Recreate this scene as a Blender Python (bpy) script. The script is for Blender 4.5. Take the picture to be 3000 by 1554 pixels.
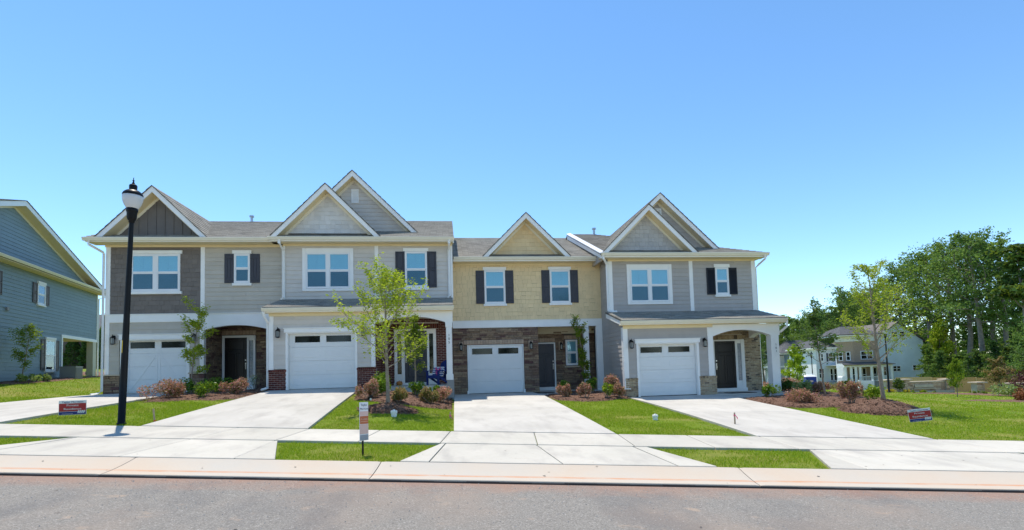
import bpy, math, random
import numpy as np
from mathutils import Matrix, Vector

for _o in list(bpy.data.objects): bpy.data.objects.remove(_o)
SC = bpy.context.scene
COL = SC.collection
rad = math.radians

# ------------------------------------------------------------------ camera
YAW, PITCH, ROLL = rad(6.68563), rad(3.32463), rad(1.61930)
def cam_axes():
    cy, sy, cp, sp = math.cos(YAW), math.sin(YAW), math.cos(PITCH), math.sin(PITCH)
    f = Vector((sy*cp, cy*cp, sp)); r = Vector((cy, -sy, 0)); d = f.cross(r)
    c, s = math.cos(ROLL), math.sin(ROLL)
    return c*r + s*d, -s*r + c*d, f
_r, _d, _f = cam_axes()
cam = bpy.data.cameras.new('camera'); cam.sensor_width = 36; cam.sensor_fit = 'HORIZONTAL'
cam.lens = 1534.68/3000*36; cam.shift_y = 223/3000; cam.clip_start = .05; cam.clip_end = 3000
camo = bpy.data.objects.new('camera', cam); COL.objects.link(camo)
_u = -_d
camo.matrix_world = Matrix(((_r.x, _u.x, -_f.x, 0), (_r.y, _u.y, -_f.y, 0), (_r.z, _u.z, -_f.z, 0), (0, 0, 0, 1)))
SC.camera = camo

# ------------------------------------------------------------------ sky, sun, exposure
SUN_EL, SUN_AZ = rad(68.5), rad(-24)
W = bpy.data.worlds.new('World'); SC.world = W; W.use_nodes = True
_n = W.node_tree; _n.nodes.clear()
sky = _n.nodes.new('ShaderNodeTexSky'); sky.sky_type = 'NISHITA'; sky.sun_disc = False
sky.sun_elevation = SUN_EL; sky.sun_rotation = SUN_AZ; sky.altitude = 100
sky.air_density = 0.78; sky.dust_density = 0.0; sky.ozone_density = 1.6
bg = _n.nodes.new('ShaderNodeBackground'); bg.inputs[1].default_value = 0.15
wo = _n.nodes.new('ShaderNodeOutputWorld')
hs = _n.nodes.new('ShaderNodeHueSaturation'); hs.inputs['Saturation'].default_value = 1.14; hs.inputs['Hue'].default_value = .495; _n.links.new(sky.outputs[0], hs.inputs['Color']); _n.links.new(hs.outputs[0], bg.inputs[0]); _n.links.new(bg.outputs[0], wo.inputs[0])
sun = bpy.data.lights.new('sun', 'SUN'); sun.energy = 3.15; sun.angle = rad(.53); sun.color = (1, .93, .82)
suno = bpy.data.objects.new('sun', sun); COL.objects.link(suno)
_sd = Vector((math.sin(SUN_AZ)*math.cos(SUN_EL), math.cos(SUN_AZ)*math.cos(SUN_EL), math.sin(SUN_EL)))
suno.rotation_euler = _sd.to_track_quat('Z', 'Y').to_euler(); suno.location = (0, 10, 40)
SC.view_settings.view_transform = 'Standard'; SC.view_settings.look = 'None'
SC.view_settings.exposure = 0.80; SC.view_settings.gamma = 1; SC.view_settings.use_curve_mapping = False
SC.cycles.max_bounces = 8; SC.cycles.transparent_max_bounces = 16
SC.cycles.diffuse_bounces = 4

# ------------------------------------------------------------------ materials
class NT:
    def __init__(s, name):
        s.m = bpy.data.materials.new(name); s.m.use_nodes = True
        s.t = s.m.node_tree; s.t.nodes.clear(); s.out = s.n('OutputMaterial')
    def n(s, k, **kw):
        x = s.t.nodes.new('ShaderNode'+k)
        for a, b in kw.items(): setattr(x, a, b)
        return x
    def l(s, a, b): s.t.links.new(a, b)
    def pos(s): return s.n('NewGeometry').outputs['Position']
    def noise(s, vec, scale, detail=3, rough=.55, sc3=None):
        if sc3:
            mp = s.n('Mapping'); mp.inputs['Scale'].default_value = sc3; s.l(vec, mp.inputs[0]); vec = mp.outputs[0]
        x = s.n('TexNoise'); x.inputs['Scale'].default_value = scale; x.inputs['Detail'].default_value = detail
        x.inputs['Roughness'].default_value = rough; s.l(vec, x.inputs['Vector']); return x.outputs['Fac']
    def ramp(s, fac, stops, interp='LINEAR'):
        x = s.n('ValToRGB'); x.color_ramp.interpolation = interp; e = x.color_ramp.elements
        while len(e) < len(stops): e.new(.5)
        for k, (p, c) in enumerate(stops): e[k].position = p; e[k].color = (*c[:3], 1)
        s.l(fac, x.inputs[0]); return x.outputs[0]
    def mix(s, a, b, fac, mode='MIX'):
        x = s.n('Mix', data_type='RGBA', blend_type=mode)
        for i, v in ((6, a), (7, b)):
            if hasattr(v, 'links'): s.l(v, x.inputs[i])
            else: x.inputs[i].default_value = (*v[:3], 1)
        if hasattr(fac, 'links'): s.l(fac, x.inputs[0])
        else: x.inputs[0].default_value = fac
        return x.outputs[2]
    def math(s, op, a, b=0.):
        x = s.n('Math', operation=op)
        for i, v in ((0, a), (1, b)):
            if hasattr(v, 'links'): s.l(v, x.inputs[i])
            else: x.inputs[i].default_value = v
        return x.outputs[0]
    def bump(s, h, strength, dist=.01):
        x = s.n('Bump'); x.inputs['Strength'].default_value = strength; x.inputs['Distance'].default_value = dist
        s.l(h, x.inputs['Height']); return x.outputs[0]
    def bsdf(s, col, rough=.6, normal=None, spec=.4, metal=0.):
        p = s.n('BsdfPrincipled'); p.inputs['Metallic'].default_value = metal
        p.inputs['Specular IOR Level'].default_value = spec
        if hasattr(col, 'links'): s.l(col, p.inputs['Base Color'])
        else: p.inputs['Base Color'].default_value = (*col[:3], 1)
        if hasattr(rough, 'links'): s.l(rough, p.inputs['Roughness'])
        else: p.inputs['Roughness'].default_value = rough
        if normal is not None: s.l(normal, p.inputs['Normal'])
        return p.outputs[0]
    def done(s, sh): s.l(sh, s.out.inputs[0]); return s.m

def painted(name, c, rough=.55, var=.06, scale=2.5, bump=.05, bscale=60, objvar=0., spec=.35, sc3=None, metal=0.):
    """paint / plain surface: base colour, soft mottling, grain relief, optional shade per piece"""
    n = NT(name); p = n.pos()
    f = n.noise(p, scale, 4)
    lo = [x*(1-var) for x in c]; hi = [min(1, x*(1+var)) for x in c]
    col = n.ramp(f, [(.3, lo), (.7, hi)])
    if objvar:
        r = n.n('ObjectInfo').outputs['Random']
        v = n.math('ADD', n.math('MULTIPLY', r, 2*objvar), 1-objvar)
        h = n.n('HueSaturation'); n.l(v, h.inputs['Value']); n.l(col, h.inputs['Color']); col = h.outputs[0]
    nr = n.bump(n.noise(p, bscale, 3, sc3=sc3), bump, .004) if bump else None
    return n.done(n.bsdf(col, rough, nr, spec, metal))

def pieces_mat(name, stops, rough=.8, bump=.4, bscale=25, var=.25):
    """stone or brick: one colour per piece out of a ramp, blotched and rough"""
    n = NT(name); p = n.pos()
    r = n.n('ObjectInfo').outputs['Random']
    i = n.n('NewGeometry').outputs['Random Per Island']
    r = n.math('FRACT', n.math('ADD', r, i))
    col = n.ramp(r, stops)
    f = n.noise(p, 14, 5)
    col = n.mix(col, n.mix(col, (.02, .018, .015), var*1.6), n.ramp(f, [(.42, (0, 0, 0)), (.7, (1, 1, 1))]))
    return n.done(n.bsdf(col, rough, n.bump(n.noise(p, bscale, 5), bump, .01), .25))

M = {}
M['white'] = painted('white_paint', (.86, .85, .82), .5, .03)
M['cream'] = painted('cream_paint', (.80, .67, .42), .55, .03)
M['gutter_cream'] = painted('gutter_cream', (.80, .745, .60), .45, .03)
M['vinyl'] = painted('white_vinyl', (.82, .82, .82), .35, .02)
M['garage_white'] = painted('garage_white', (.76, .765, .75), .4, .02, bump=.06, bscale=40, sc3=(1, 1, 8))
M['taupe'] = painted('taupe_shake', (.185, .158, .138), .7, .08, objvar=.10, bump=.2, bscale=70, sc3=(6, 6, 1))
M['taupe_board'] = painted('taupe_board', (.155, .138, .125), .7, .07, objvar=.05, bump=.15)
M['greige'] = painted('greige_siding', (.50, .455, .385), .6, .05, objvar=.04, bump=.18, bscale=40, sc3=(1, 1, 14))
M['pale'] = painted('pale_grey_siding', (.60, .555, .50), .6, .05, objvar=.04, bump=.18, bscale=40, sc3=(1, 1, 14))
M['pale_shake'] = painted('pale_shake', (.64, .62, .585), .65, .06, objvar=.07, bump=.2, bscale=70, sc3=(6, 6, 1))
M['yellow'] = painted('straw_shake', (.78, .60, .345), .65, .05, objvar=.045, bump=.2, bscale=70, sc3=(6, 6, 1))
M['grey'] = painted('grey_siding', (.43, .395, .365), .6, .05, objvar=.04, bump=.18, bscale=40, sc3=(1, 1, 14))
M['grey_shake'] = painted('grey_shake', (.475, .455, .43), .65, .06, objvar=.08, bump=.2, bscale=70, sc3=(6, 6, 1))
M['blue'] = painted('blue_siding', (.215, .29, .325), .6, .05, objvar=.05, bump=.18, bscale=40, sc3=(1, 1, 14))
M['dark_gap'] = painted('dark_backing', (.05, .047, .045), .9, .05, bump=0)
M['shutter_slate'] = painted('shutter_slate', (.052, .052, .064), .5, .08, bump=.1)
M['shutter_black'] = painted('shutter_black', (.012, .013, .018), .5, .08, bump=.1)
M['shutter_brown'] = painted('shutter_brown', (.07, .055, .05), .5, .08, bump=.1)
M['door_grey'] = painted('door_grey', (.05, .05, .062), .4, .05, bump=.04)
M['door_dark'] = painted('door_espresso', (.012, .009, .009), .35, .1, bump=.06, sc3=(8, 8, 1))
M['black_metal'] = painted('black_metal', (.004, .0045, .006), .42, .2, bump=.05, spec=.22)
M['steel'] = painted('steel', (.55, .55, .55), .3, .05, bump=0, metal=1.)
M['flashing'] = painted('galvanised_flashing', (.5, .53, .57), .4, .12, bump=.05, metal=.6)
M['beige_trim'] = painted('beige_trim', (.62, .56, .42), .6, .03)
M['foundation'] = painted('foundation_concrete', (.30, .29, .27), .9, .12, bump=.2)
M['mortar'] = painted('mortar', (.50, .45, .41), .95, .1, bump=.3)
M['mortar_dark'] = painted('mortar_shade', (.10, .085, .07), .95, .2, bump=.3)
M['mortar_tan'] = painted('mortar_tan', (.50, .45, .37), .95, .1, bump=.3)
M['brick_red'] = pieces_mat('red_brick', [(0, (.105, .028, .022)), (.35, (.15, .038, .028)), (.7, (.085, .022, .022)), (1, (.19, .06, .042))])
M['brick_tan'] = pieces_mat('tan_brick', [(0, (.42, .32, .20)), (.3, (.50, .40, .27)), (.55, (.36, .25, .15)), (.74, (.52, .41, .26)), (.80, (.07, .055, .05)), (.88, (.40, .30, .19)), (1, (.10, .075, .06))])
M['stone'] = pieces_mat('ledge_stone', [(0, (.23, .155, .10)), (.2, (.35, .245, .16)), (.4, (.16, .09, .068)), (.55, (.30, .225, .155)), (.7, (.13, .058, .058)), (.85, (.40, .295, .19)), (1, (.18, .13, .10))])
M['soldier'] = pieces_mat('soldier_stone', [(0, (.50, .37, .27)), (.5, (.44, .32, .235)), (1, (.56, .43, .31))], bump=.25, var=.12)
M['far_stone'] = pieces_mat('wall_stone', [(0, (.60, .40, .26)), (.3, (.74, .55, .37)), (.5, (.42, .25, .165)), (.75, (.68, .48, .32)), (1, (.32, .195, .135))])
M['capstone'] = painted('capstone', (.56, .46, .34), .85, .1, bump=.3)
M['soil'] = painted('soil', (.11, .065, .04), .95, .3, bump=.6, bscale=20)

def m_glass(name, tint, refl, rough=.02):
    n = NT(name)
    g = n.n('BsdfGlossy'); g.inputs['Color'].default_value = (.9, .95, 1, 1); g.inputs['Roughness'].default_value = rough
    t = n.n('BsdfTransparent'); t.inputs['Color'].default_value = (*tint, 1)
    lw = n.n('Fresnel'); lw.inputs['IOR'].default_value = 1.5
    f = n.math('MAXIMUM', n.math('ADD', n.math('MULTIPLY', lw.outputs[0], 1.1), refl+.02), .0)
    f = n.math('MINIMUM', f, .16)
    mx = n.n('MixShader'); n.l(f, mx.inputs[0]); n.l(t.outputs[0], mx.inputs[1]); n.l(g.outputs[0], mx.inputs[2])
    return n.done(mx.outputs[0])
M['pane'] = m_glass('window_glass', (.70, .88, .93), .02)
M['pane_screen'] = m_glass('window_glass_screened', (.52, .66, .72), -.03, .05)
M['pane_dark'] = painted('dark_glass', (.008, .010, .010), .06, .1, bump=0, spec=.35)
M['blind'] = painted('white_blind', (.78, .80, .80), .6, .03, bump=0)
M['frost'] = painted('leaded_glass', (.30, .33, .36), .15, .25, scale=18, bump=.4, bscale=30, spec=.6)
_n2 = NT('lantern_glass')
M['lantern_glass'] = _n2.done(_n2.bsdf((.22, .23, .22), .12, None, .6))
def m_globe():
    n = NT('ribbed_acrylic_globe'); p = n.pos()
    b = n.n('BsdfPrincipled'); b.inputs['Base Color'].default_value = (.80, .81, .82, 1); b.inputs['Roughness'].default_value = .16
    b.inputs['Specular IOR Level'].default_value = .6
    t = n.n('BsdfTranslucent'); t.inputs[0].default_value = (.85, .86, .88, 1)
    mx = n.n('MixShader'); mx.inputs[0].default_value = .35; n.l(b.outputs[0], mx.inputs[1]); n.l(t.outputs[0], mx.inputs[2])
    return n.done(mx.outputs[0])
M['globe'] = m_globe()

def m_roof(name, c1, c2, c3):
    n = NT(name); uvn = n.n('UVMap').outputs[0]
    b = n.n('TexBrick', offset=.37, offset_frequency=2, squash=1)
    b.inputs['Scale'].default_value = 1; b.inputs['Brick Width'].default_value = .27; b.inputs['Row Height'].default_value = .14
    b.inputs['Mortar Size'].default_value = .006; b.inputs['Bias'].default_value = 0
    b.inputs['Color1'].default_value = (*c1, 1); b.inputs['Color2'].default_value = (*c2, 1); b.inputs['Mortar'].default_value = (*[x*.35 for x in c1], 1)
    n.l(uvn, b.inputs['Vector'])
    f = n.noise(n.pos(), 1.1, 5)
    f2 = n.noise(n.pos(), 45, 2)
    col = n.mix(b.outputs['Color'], c3, n.ramp(f, [(.42, (0, 0, 0)), (.75, (.6, .6, .6))]))
    col = n.mix(col, n.mix(col, (.03, .03, .03), .5), n.ramp(f2, [(.5, (0, 0, 0)), (.72, (1, 1, 1))]))
    return n.done(n.bsdf(col, .92, n.bump(f2, .5, .01), .2))
M['roof'] = m_roof('weathered_shingle', (.36, .34, .295), (.21, .20, .175), (.39, .37, .32))
M['roof_grey'] = m_roof('grey_shingle', (.15, .152, .158), (.11, .112, .118), (.17, .17, .172))
M['roof_brown'] = m_roof('brown_shingle', (.22, .195, .175), (.17, .15, .135), (.25, .22, .195))

def m_concrete(name='concrete', lo=(.47, .445, .395), hi=(.55, .52, .465), dirt=.55):
    n = NT(name); p = n.pos()
    f = n.noise(p, .8, 5); g = n.noise(p, 9, 4); fine = n.noise(p, 160, 2)
    col = n.ramp(f, [(.3, lo), (.7, hi)])
    col = n.mix(col, (.43, .37, .30), n.ramp(g, [(.52, (0, 0, 0)), (.8, (.35, .35, .35))]))
    st = n.noise(p, 2.2, 4, sc3=(1, .35, 1))
    col = n.mix(col, (.36, .335, .30), n.ramp(st, [(.50, (0, 0, 0)), (.72, (dirt, dirt, dirt))]))
    sp = n.noise(p, 5.5, 3); col = n.mix(col, (.27, .245, .215), n.ramp(sp, [(.68, (0, 0, 0)), (.76, (dirt*.8,)*3)]))
    r = n.n('ObjectInfo').outputs['Random']
    h = n.n('HueSaturation'); n.l(n.math('ADD', n.math('MULTIPLY', r, .14), .93), h.inputs['Value']); n.l(col, h.inputs['Color'])
    return n.done(n.bsdf(h.outputs[0], .9, n.bump(n.math('ADD', fine, g), .25, .004), .2))
M['concrete'] = m_concrete(); M['concrete_old'] = m_concrete('walk_concrete', (.48, .455, .39), (.55, .515, .445), .65)
def m_gutter():
    """street gutter: concrete with clay stains and the rust-orange water line the photo shows"""
    n = NT('gutter_concrete'); p = n.pos()
    f = n.noise(p, .7, 5); fine = n.noise(p, 160, 2)
    col = n.ramp(f, [(.3, (.49, .45, .385)), (.5, (.52, .45, .365)), (.72, (.535, .43, .325))])
    dp = n.n('VectorMath', operation='DOT_PRODUCT'); n.l(p, dp.inputs[0]); dp.inputs[1].default_value = (math.sin(YAW), math.cos(YAW), 0)
    w = n.math('ADD', dp.outputs['Value'], n.math('MULTIPLY', n.noise(p, 1.5, 3), .05))
    d = n.math('ABSOLUTE', n.math('SUBTRACT', w, 7.505))
    ln = n.math('MULTIPLY', n.math('SUBTRACT', 1, n.math('MINIMUM', n.math('MULTIPLY', d, 22), 1)), n.ramp(n.noise(p, 3, 4), [(.3, (.25, .25, .25)), (.6, (.8, .8, .8))]))
    col = n.mix(col, (.55, .21, .08), ln)
    return n.done(n.bsdf(col, .9, n.bump(fine, .25, .004), .2))
M['gutter'] = m_gutter()
def m_asphalt():
    n = NT('asphalt'); p = n.pos()
    fine = n.noise(p, 48, 5, .85); mid = n.noise(p, 15, 5, .85); big = n.noise(p, .55, 5)
    col = n.ramp(fine, [(.34, (.125, .115, .10)), (.5, (.232, .214, .188)), (.66, (.40, .372, .33))])
    col = n.mix(col, (.17, .155, .135), n.ramp(mid, [(.50, (0, 0, 0)), (.66, (.55, .55, .55))]))
    col = n.mix(col, (.30, .235, .185), n.ramp(big, [(.46, (0, 0, 0)), (.68, (.6, .6, .6))]))
    pt = n.noise(p, .9, 4, sc3=(1, .4, 1)); col = n.mix(col, n.mix(col, (.10, .10, .105), .55), n.ramp(pt, [(.52, (0, 0, 0)), (.66, (.6, .6, .6))]))
    sm = n.noise(p, 3.2, 5); col = n.mix(col, (.40, .30, .22), n.ramp(sm, [(.63, (0, 0, 0)), (.74, (.6, .6, .6))]))
    # clay washed along the lip of the gutter
    dp = n.n('VectorMath', operation='DOT_PRODUCT'); n.l(p, dp.inputs[0]); dp.inputs[1].default_value = (math.sin(YAW), math.cos(YAW), 0)
    e = n.math('ADD', dp.outputs['Value'], n.math('MULTIPLY', n.noise(p, 2.2, 5), .9))
    er = n.n('MapRange'); n.l(e, er.inputs[0]); er.inputs[1].default_value = 7.05; er.inputs[2].default_value = 7.85
    col = n.mix(col, (.36, .17, .10), n.math('MULTIPLY', er.outputs[0], .55))
    v = n.n('TexVoronoi'); v.inputs['Scale'].default_value = 16; n.l(p, v.inputs['Vector'])
    sp = n.ramp(v.outputs['Distance'], [(.07, (1, 1, 1)), (.13, (0, 0, 0))])
    col = n.mix(col, (.75, .72, .68), n.math('MULTIPLY', sp, .4))
    return n.done(n.bsdf(col, .92, n.bump(n.math('ADD', fine, mid), .6, .012), .25))
M['asphalt'] = m_asphalt()
def m_lawn():
    n = NT('lawn_turf'); p = n.pos()
    a = n.noise(p, .45, 5); b = n.noise(p, 2.6, 5); c = n.noise(p, 40, 4, .7)
    col = n.ramp(c, [(.28, (.08, .14, .006)), (.5, (.15, .215, .012)), (.72, (.24, .28, .025))])
    col = n.mix(col, (.30, .25, .075), n.ramp(a, [(.46, (0, 0, 0)), (.66, (.75, .75, .75))]))
    col = n.mix(col, (.25, .165, .095), n.ramp(b, [(.62, (0, 0, 0)), (.76, (.7, .7, .7))]))
    dk = n.noise(p, 7, 3)
    col = n.mix(col, n.mix(col, (.03, .07, .01), .5), n.ramp(dk, [(.5, (0, 0, 0)), (.75, (.7, .7, .7))]))
    return n.done(n.bsdf(col, .9, n.bump(n.math('ADD', c, dk), .9, .03), .15))
M['lawn'] = m_lawn()
def m_mulch():
    n = NT('bark_mulch'); p = n.pos()
    a = n.noise(p, 28, 5, .75, sc3=(1, 1.6, 1)); b = n.noise(p, 3, 4)
    col = n.ramp(a, [(.3, (.05, .028, .02)), (.5, (.20, .115, .08)), (.7, (.40, .25, .18))])
    col = n.mix(col, (.30, .19, .13), n.ramp(b, [(.5, (0, 0, 0)), (.75, (.4, .4, .4))]))
    return n.done(n.bsdf(col, .95, n.bump(a, 1., .05), .1))
M['mulch'] = m_mulch()
def m_leaf(name, stops, trans=.35, rough=.5, tcol=(.55, .68, .04)):
    n = NT(name)
    i = n.n('NewGeometry').outputs['Random Per Island']
    r = n.n('ObjectInfo').outputs['Random']
    col = n.ramp(i, stops)
    h = n.n('HueSaturation'); n.l(n.math('ADD', n.math('MULTIPLY', r, .3), .85), h.inputs['Value']); n.l(col, h.inputs['Color']); col = h.outputs[0]
    b = n.bsdf(col, rough, None, .12)
    t = n.n('BsdfTranslucent'); n.l(n.mix(col, tcol, .35), t.inputs[0])
    mx = n.n('MixShader'); mx.inputs[0].default_value = trans; n.l(b, mx.inputs[1]); n.l(t.outputs[0], mx.inputs[2])
    return n.done(mx.outputs[0])
M['leaf_bright'] = m_leaf('young_leaf', [(0, (.20, .29, .015)), (.5, (.36, .45, .025)), (.85, (.38, .44, .05)), (1, (.36, .40, .06))], .45)
M['leaf_mid'] = m_leaf('mid_leaf', [(0, (.06, .12, .012)), (.6, (.14, .22, .02)), (1, (.25, .31, .035))], .4)
M['leaf_glossy'] = m_leaf('glossy_leaf', [(0, (.035, .09, .01)), (.6, (.085, .19, .016)), (1, (.17, .31, .035))], .25, .35)
M['leaf_lime'] = m_leaf('lime_leaf', [(0, (.14, .25, .012)), (.6, (.26, .38, .02)), (1, (.42, .47, .05))], .4)
M['leaf_red'] = m_leaf('russet_leaf', [(0, (.15, .17, .06)), (.25, (.36, .20, .14)), (.62, (.54, .25, .19)), (1, (.70, .45, .35))], .3, tcol=(.75, .25, .18))
M['leaf_olive'] = m_leaf('olive_leaf', [(0, (.07, .11, .02)), (.45, (.18, .21, .045)), (.7, (.36, .20, .11)), (1, (.42, .31, .14))], .3, tcol=(.6, .4, .12))
M['leaf_dark'] = m_leaf('dark_leaf', [(0, (.02, .05, .014)), (.6, (.05, .10, .025)), (1, (.085, .15, .035))], .25)
M['leaf_forest'] = m_leaf('forest_leaf', [(0, (.045, .095, .026)), (.6, (.09, .165, .045)), (1, (.15, .24, .065))], .4, tcol=(.40, .60, .08))
M['leaf_forest2'] = m_leaf('forest_leaf_bright', [(0, (.06, .125, .026)), (.6, (.12, .21, .042)), (1, (.20, .30, .065))], .42, tcol=(.45, .64, .08))
M['leaf_purple'] = m_leaf('purple_leaf', [(0, (.03, .012, .015)), (.6, (.085, .03, .03)), (1, (.16, .07, .06))], .2, tcol=(.3, .08, .08))
M['leaf_rust'] = m_leaf('rust_leaf', [(0, (.10, .035, .015)), (.6, (.22, .08, .03)), (1, (.32, .14, .06))], .2, tcol=(.5, .2, .06))
M['leaf_silver'] = m_leaf('silver_leaf', [(0, (.16, .20, .12)), (.6, (.28, .32, .2)), (1, (.40, .42, .3))], .3)
M['leaf_pale'] = m_leaf('pale_variegated_leaf', [(0, (.12, .20, .05)), (.5, (.22, .30, .09)), (1, (.42, .45, .25))], .3)
M['grass'] = m_leaf('grass_blade', [(0, (.13, .24, .006)), (.5, (.235, .36, .012)), (.88, (.32, .42, .022)), (1, (.50, .44, .12))], .3)
M['bark'] = painted('young_bark', (.28, .23, .175), .9, .25, scale=12, bump=.6, bscale=40, sc3=(1, 1, .3))
M['bark_dark'] = painted('forest_bark', (.19, .165, .14), .9, .3, scale=3, bump=.8, bscale=14, sc3=(1, 1, .25))
def flat(name, c, rough=.6): M[name] = painted(name, c, rough, .03, bump=.03)
flat('sign_white', (.78, .78, .78)); flat('sign_red', (.42, .035, .035)); flat('sign_blue', (.03, .045, .20)); flat('sign_orange', (.52, .15, .06)); flat('sign_pink', (.72, .48, .42))
flat('sign_grey', (.33, .34, .38)); flat('ink_grey', (.30, .31, .34)); flat('ink_black', (.01, .01, .01)); flat('ink_peach', (.75, .45, .32))
flat('chair_blue', (.012, .030, .16)); flat('pillow_white', (.75, .76, .78), .9); flat('pillow_navy', (.025, .05, .22), .9); flat('pillow_pink', (.62, .04, .22), .9)
flat('orange_ribbon', (.85, .16, .03)); flat('pink_ribbon', (.80, .10, .22)); flat('stake_wood', (.40, .30, .20)); flat('pvc', (.80, .80, .78)); flat('terracotta', (.38, .13, .06))
flat('toilet_blue', (.02, .05, .28)); flat('fence_wood', (.52, .29, .11)); flat('fence_wood2', (.58, .38, .17)); flat('sticker_yellow', (.75, .50, .03)); flat('mat_brown', (.045, .03, .022)); flat('flower_orange', (.7, .30, .04)); flat('flower_yellow', (.75, .55, .05)); flat('ac_grey', (.25, .26, .26)); flat('pot_blue', (.08, .16, .28)); flat('pumpkin', (.55, .22, .06))
M['far_white'] = painted('far_white_siding', (.66, .68, .70), .6, .04, sc3=(1, 1, 14))
def m_lap(name, c):
    n = NT(name); p = n.pos()
    sx = n.n('SeparateXYZ'); n.l(p, sx.inputs[0])
    fr = n.math('FRACT', n.math('MULTIPLY', sx.outputs[2], 1/.18))
    col = n.ramp(n.noise(p, 1.2, 4), [(.3, [x*.95 for x in c]), (.7, [x*1.04 for x in c])])
    return n.done(n.bsdf(col, .65, n.bump(n.math('MULTIPLY', fr, -1), 1., .02), .3))
M['lap_skyblue'] = m_lap('far_sky_blue_lap', (.72, .80, .86)); M['lap_white'] = m_lap('far_white_lap', (.72, .73, .74)); M['lap_steel'] = m_lap('far_steel_blue_lap', (.20, .28, .36)); M['lap_tan'] = m_lap('far_tan_lap', (.36, .28, .20)); M['lap_brown'] = m_lap('far_brown_lap', (.17, .12, .10))
M['far_brick'] = painted('far_tan_brick', (.40, .29, .21), .9, .15, scale=9, bump=.2)

# ------------------------------------------------------------------ building blocks
def unique(seq): return seq
def tag(o, label=None, cat=None, group=None, kind=None):
    if label: o['label'] = label
    if cat: o['category'] = cat
    if group: o['group'] = group
    if kind: o['kind'] = kind
    return o
def thing(name, label, cat, loc, group=None):
    o = bpy.data.objects.new(name, None); COL.objects.link(o); o.location = loc; o.empty_display_size = .2
    return tag(o, label, cat, group)
class MB:
    """collects faces; local x runs along a wall, y into it, z up"""
    def __init__(s): s.v = []; s.f = []; s.uv = None; s.mi = []
    def add(s, vs, fs, mi=0):
        b = len(s.v); s.v += [tuple(p) for p in vs]; s.f += [tuple(i+b for i in f) for f in fs]; s.mi += [mi]*len(fs); return s
    def box(s, x0, x1, y0, y1, z0, z1, mi=0):
        return s.add([(x0, y0, z0), (x1, y0, z0), (x1, y1, z0), (x0, y1, z0), (x0, y0, z1), (x1, y0, z1), (x1, y1, z1), (x0, y1, z1)],
                     [(0, 3, 2, 1), (4, 5, 6, 7), (0, 1, 5, 4), (1, 2, 6, 5), (2, 3, 7, 6), (3, 0, 4, 7)], mi)
    def bbox(s, x0, x1, y0, y1, z0, z1, b=.006, mi=0):
        """box with its front (low y) edges chamfered"""
        y2 = y0+b
        return s.add([(x0+b, y0, z0+b), (x1-b, y0, z0+b), (x1-b, y0, z1-b), (x0+b, y0, z1-b),
                      (x0, y2, z0), (x1, y2, z0), (x1, y2, z1), (x0, y2, z1), (x0, y1, z0), (x1, y1, z0), (x1, y1, z1), (x0, y1, z1)],
                     [(0, 1, 2, 3), (0, 4, 5, 1), (1, 5, 6, 2), (2, 6, 7, 3), (3, 7, 4, 0), (4, 8, 9, 5), (5, 9, 10, 6), (6, 10, 11, 7), (7, 11, 8, 4), (8, 11, 10, 9)], mi)
    def prism(s, poly, y0, y1, mi=0):
        """polygon in x,z pushed from y0 (front) to y1; poly anticlockwise seen from the front"""
        n = len(poly); vs = [(x, y0, z) for x, z in poly]+[(x, y1, z) for x, z in poly]
        fs = [tuple(range(n)), tuple(range(2*n-1, n-1, -1))]+[(i, i+n, (i+1) % n+n, (i+1) % n) for i in range(n)]
        return s.add(vs, fs, mi)
    def hexa(s, p, mi=0):
        """8 corners: 4 bottom anticlockwise, 4 top"""
        return s.add(p, [(0, 3, 2, 1), (4, 5, 6, 7), (0, 1, 5, 4), (1, 2, 6, 5), (2, 3, 7, 6), (3, 0, 4, 7)], mi)
    def tube(s, pts, rs, n=8, cap=True, mi=0):
        pts = [Vector(p) for p in pts]; b = len(s.v); up = Vector((0, 0, 1))
        for i, p in enumerate(pts):
            d = (pts[min(i+1, len(pts)-1)]-pts[max(i-1, 0)]).normalized()
            a = d.cross(up) if abs(d.z) < .95 else d.cross(Vector((1, 0, 0))); a.normalize(); c = a.cross(d)
            r = rs[i] if hasattr(rs, '__len__') else rs
            for k in range(n):
                t = 2*math.pi*k/n; q = p+a*(r*math.cos(t))+c*(r*math.sin(t)); s.v.append((q.x, q.y, q.z))
        fs = [(b+i*n+k, b+(i+1)*n+k, b+(i+1)*n+(k+1) % n, b+i*n+(k+1) % n) for i in range(len(pts)-1) for k in range(n)]
        if cap: fs += [tuple(b+k for k in range(n)), tuple(b+(len(pts)-1)*n+k for k in range(n-1, -1, -1))]
        s.f += fs; s.mi += [mi]*len(fs); return s
    def lathe(s, prof, cx=0, cy=0, n=20, mi=0, flute=0):
        b = len(s.v)
        for r, z in prof:
            for k in range(n):
                t = 2*math.pi*k/n; rr = r*(1+flute*(k % 2)); s.v.append((cx+rr*math.cos(t), cy+rr*math.sin(t), z))
        fs = [(b+i*n+k, b+i*n+(k+1) % n, b+(i+1)*n+(k+1) % n, b+(i+1)*n+k) for i in range(len(prof)-1) for k in range(n)]
        fs += [tuple(b+k for k in range(n-1, -1, -1)), tuple(b+(len(prof)-1)*n+k for k in range(n))]
        s.f += fs; s.mi += [mi]*len(fs); return s
    def mesh(s, name, mats, smooth=False):
        me = bpy.data.meshes.new(name); me.from_pydata(s.v, [], s.f)
        for m in (mats if isinstance(mats, (list, tuple)) else [mats]): me.materials.append(M[m] if isinstance(m, str) else m)
        if any(s.mi): me.polygons.foreach_set('material_index', s.mi)
        if s.uv is not None:
            l = me.uv_layers.new(name='UVMap'); l.data.foreach_set('uv', [c for p in s.uv for c in p])
        if smooth: me.polygons.foreach_set('use_smooth', [True]*len(me.polygons))
        me.update(); return me
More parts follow.
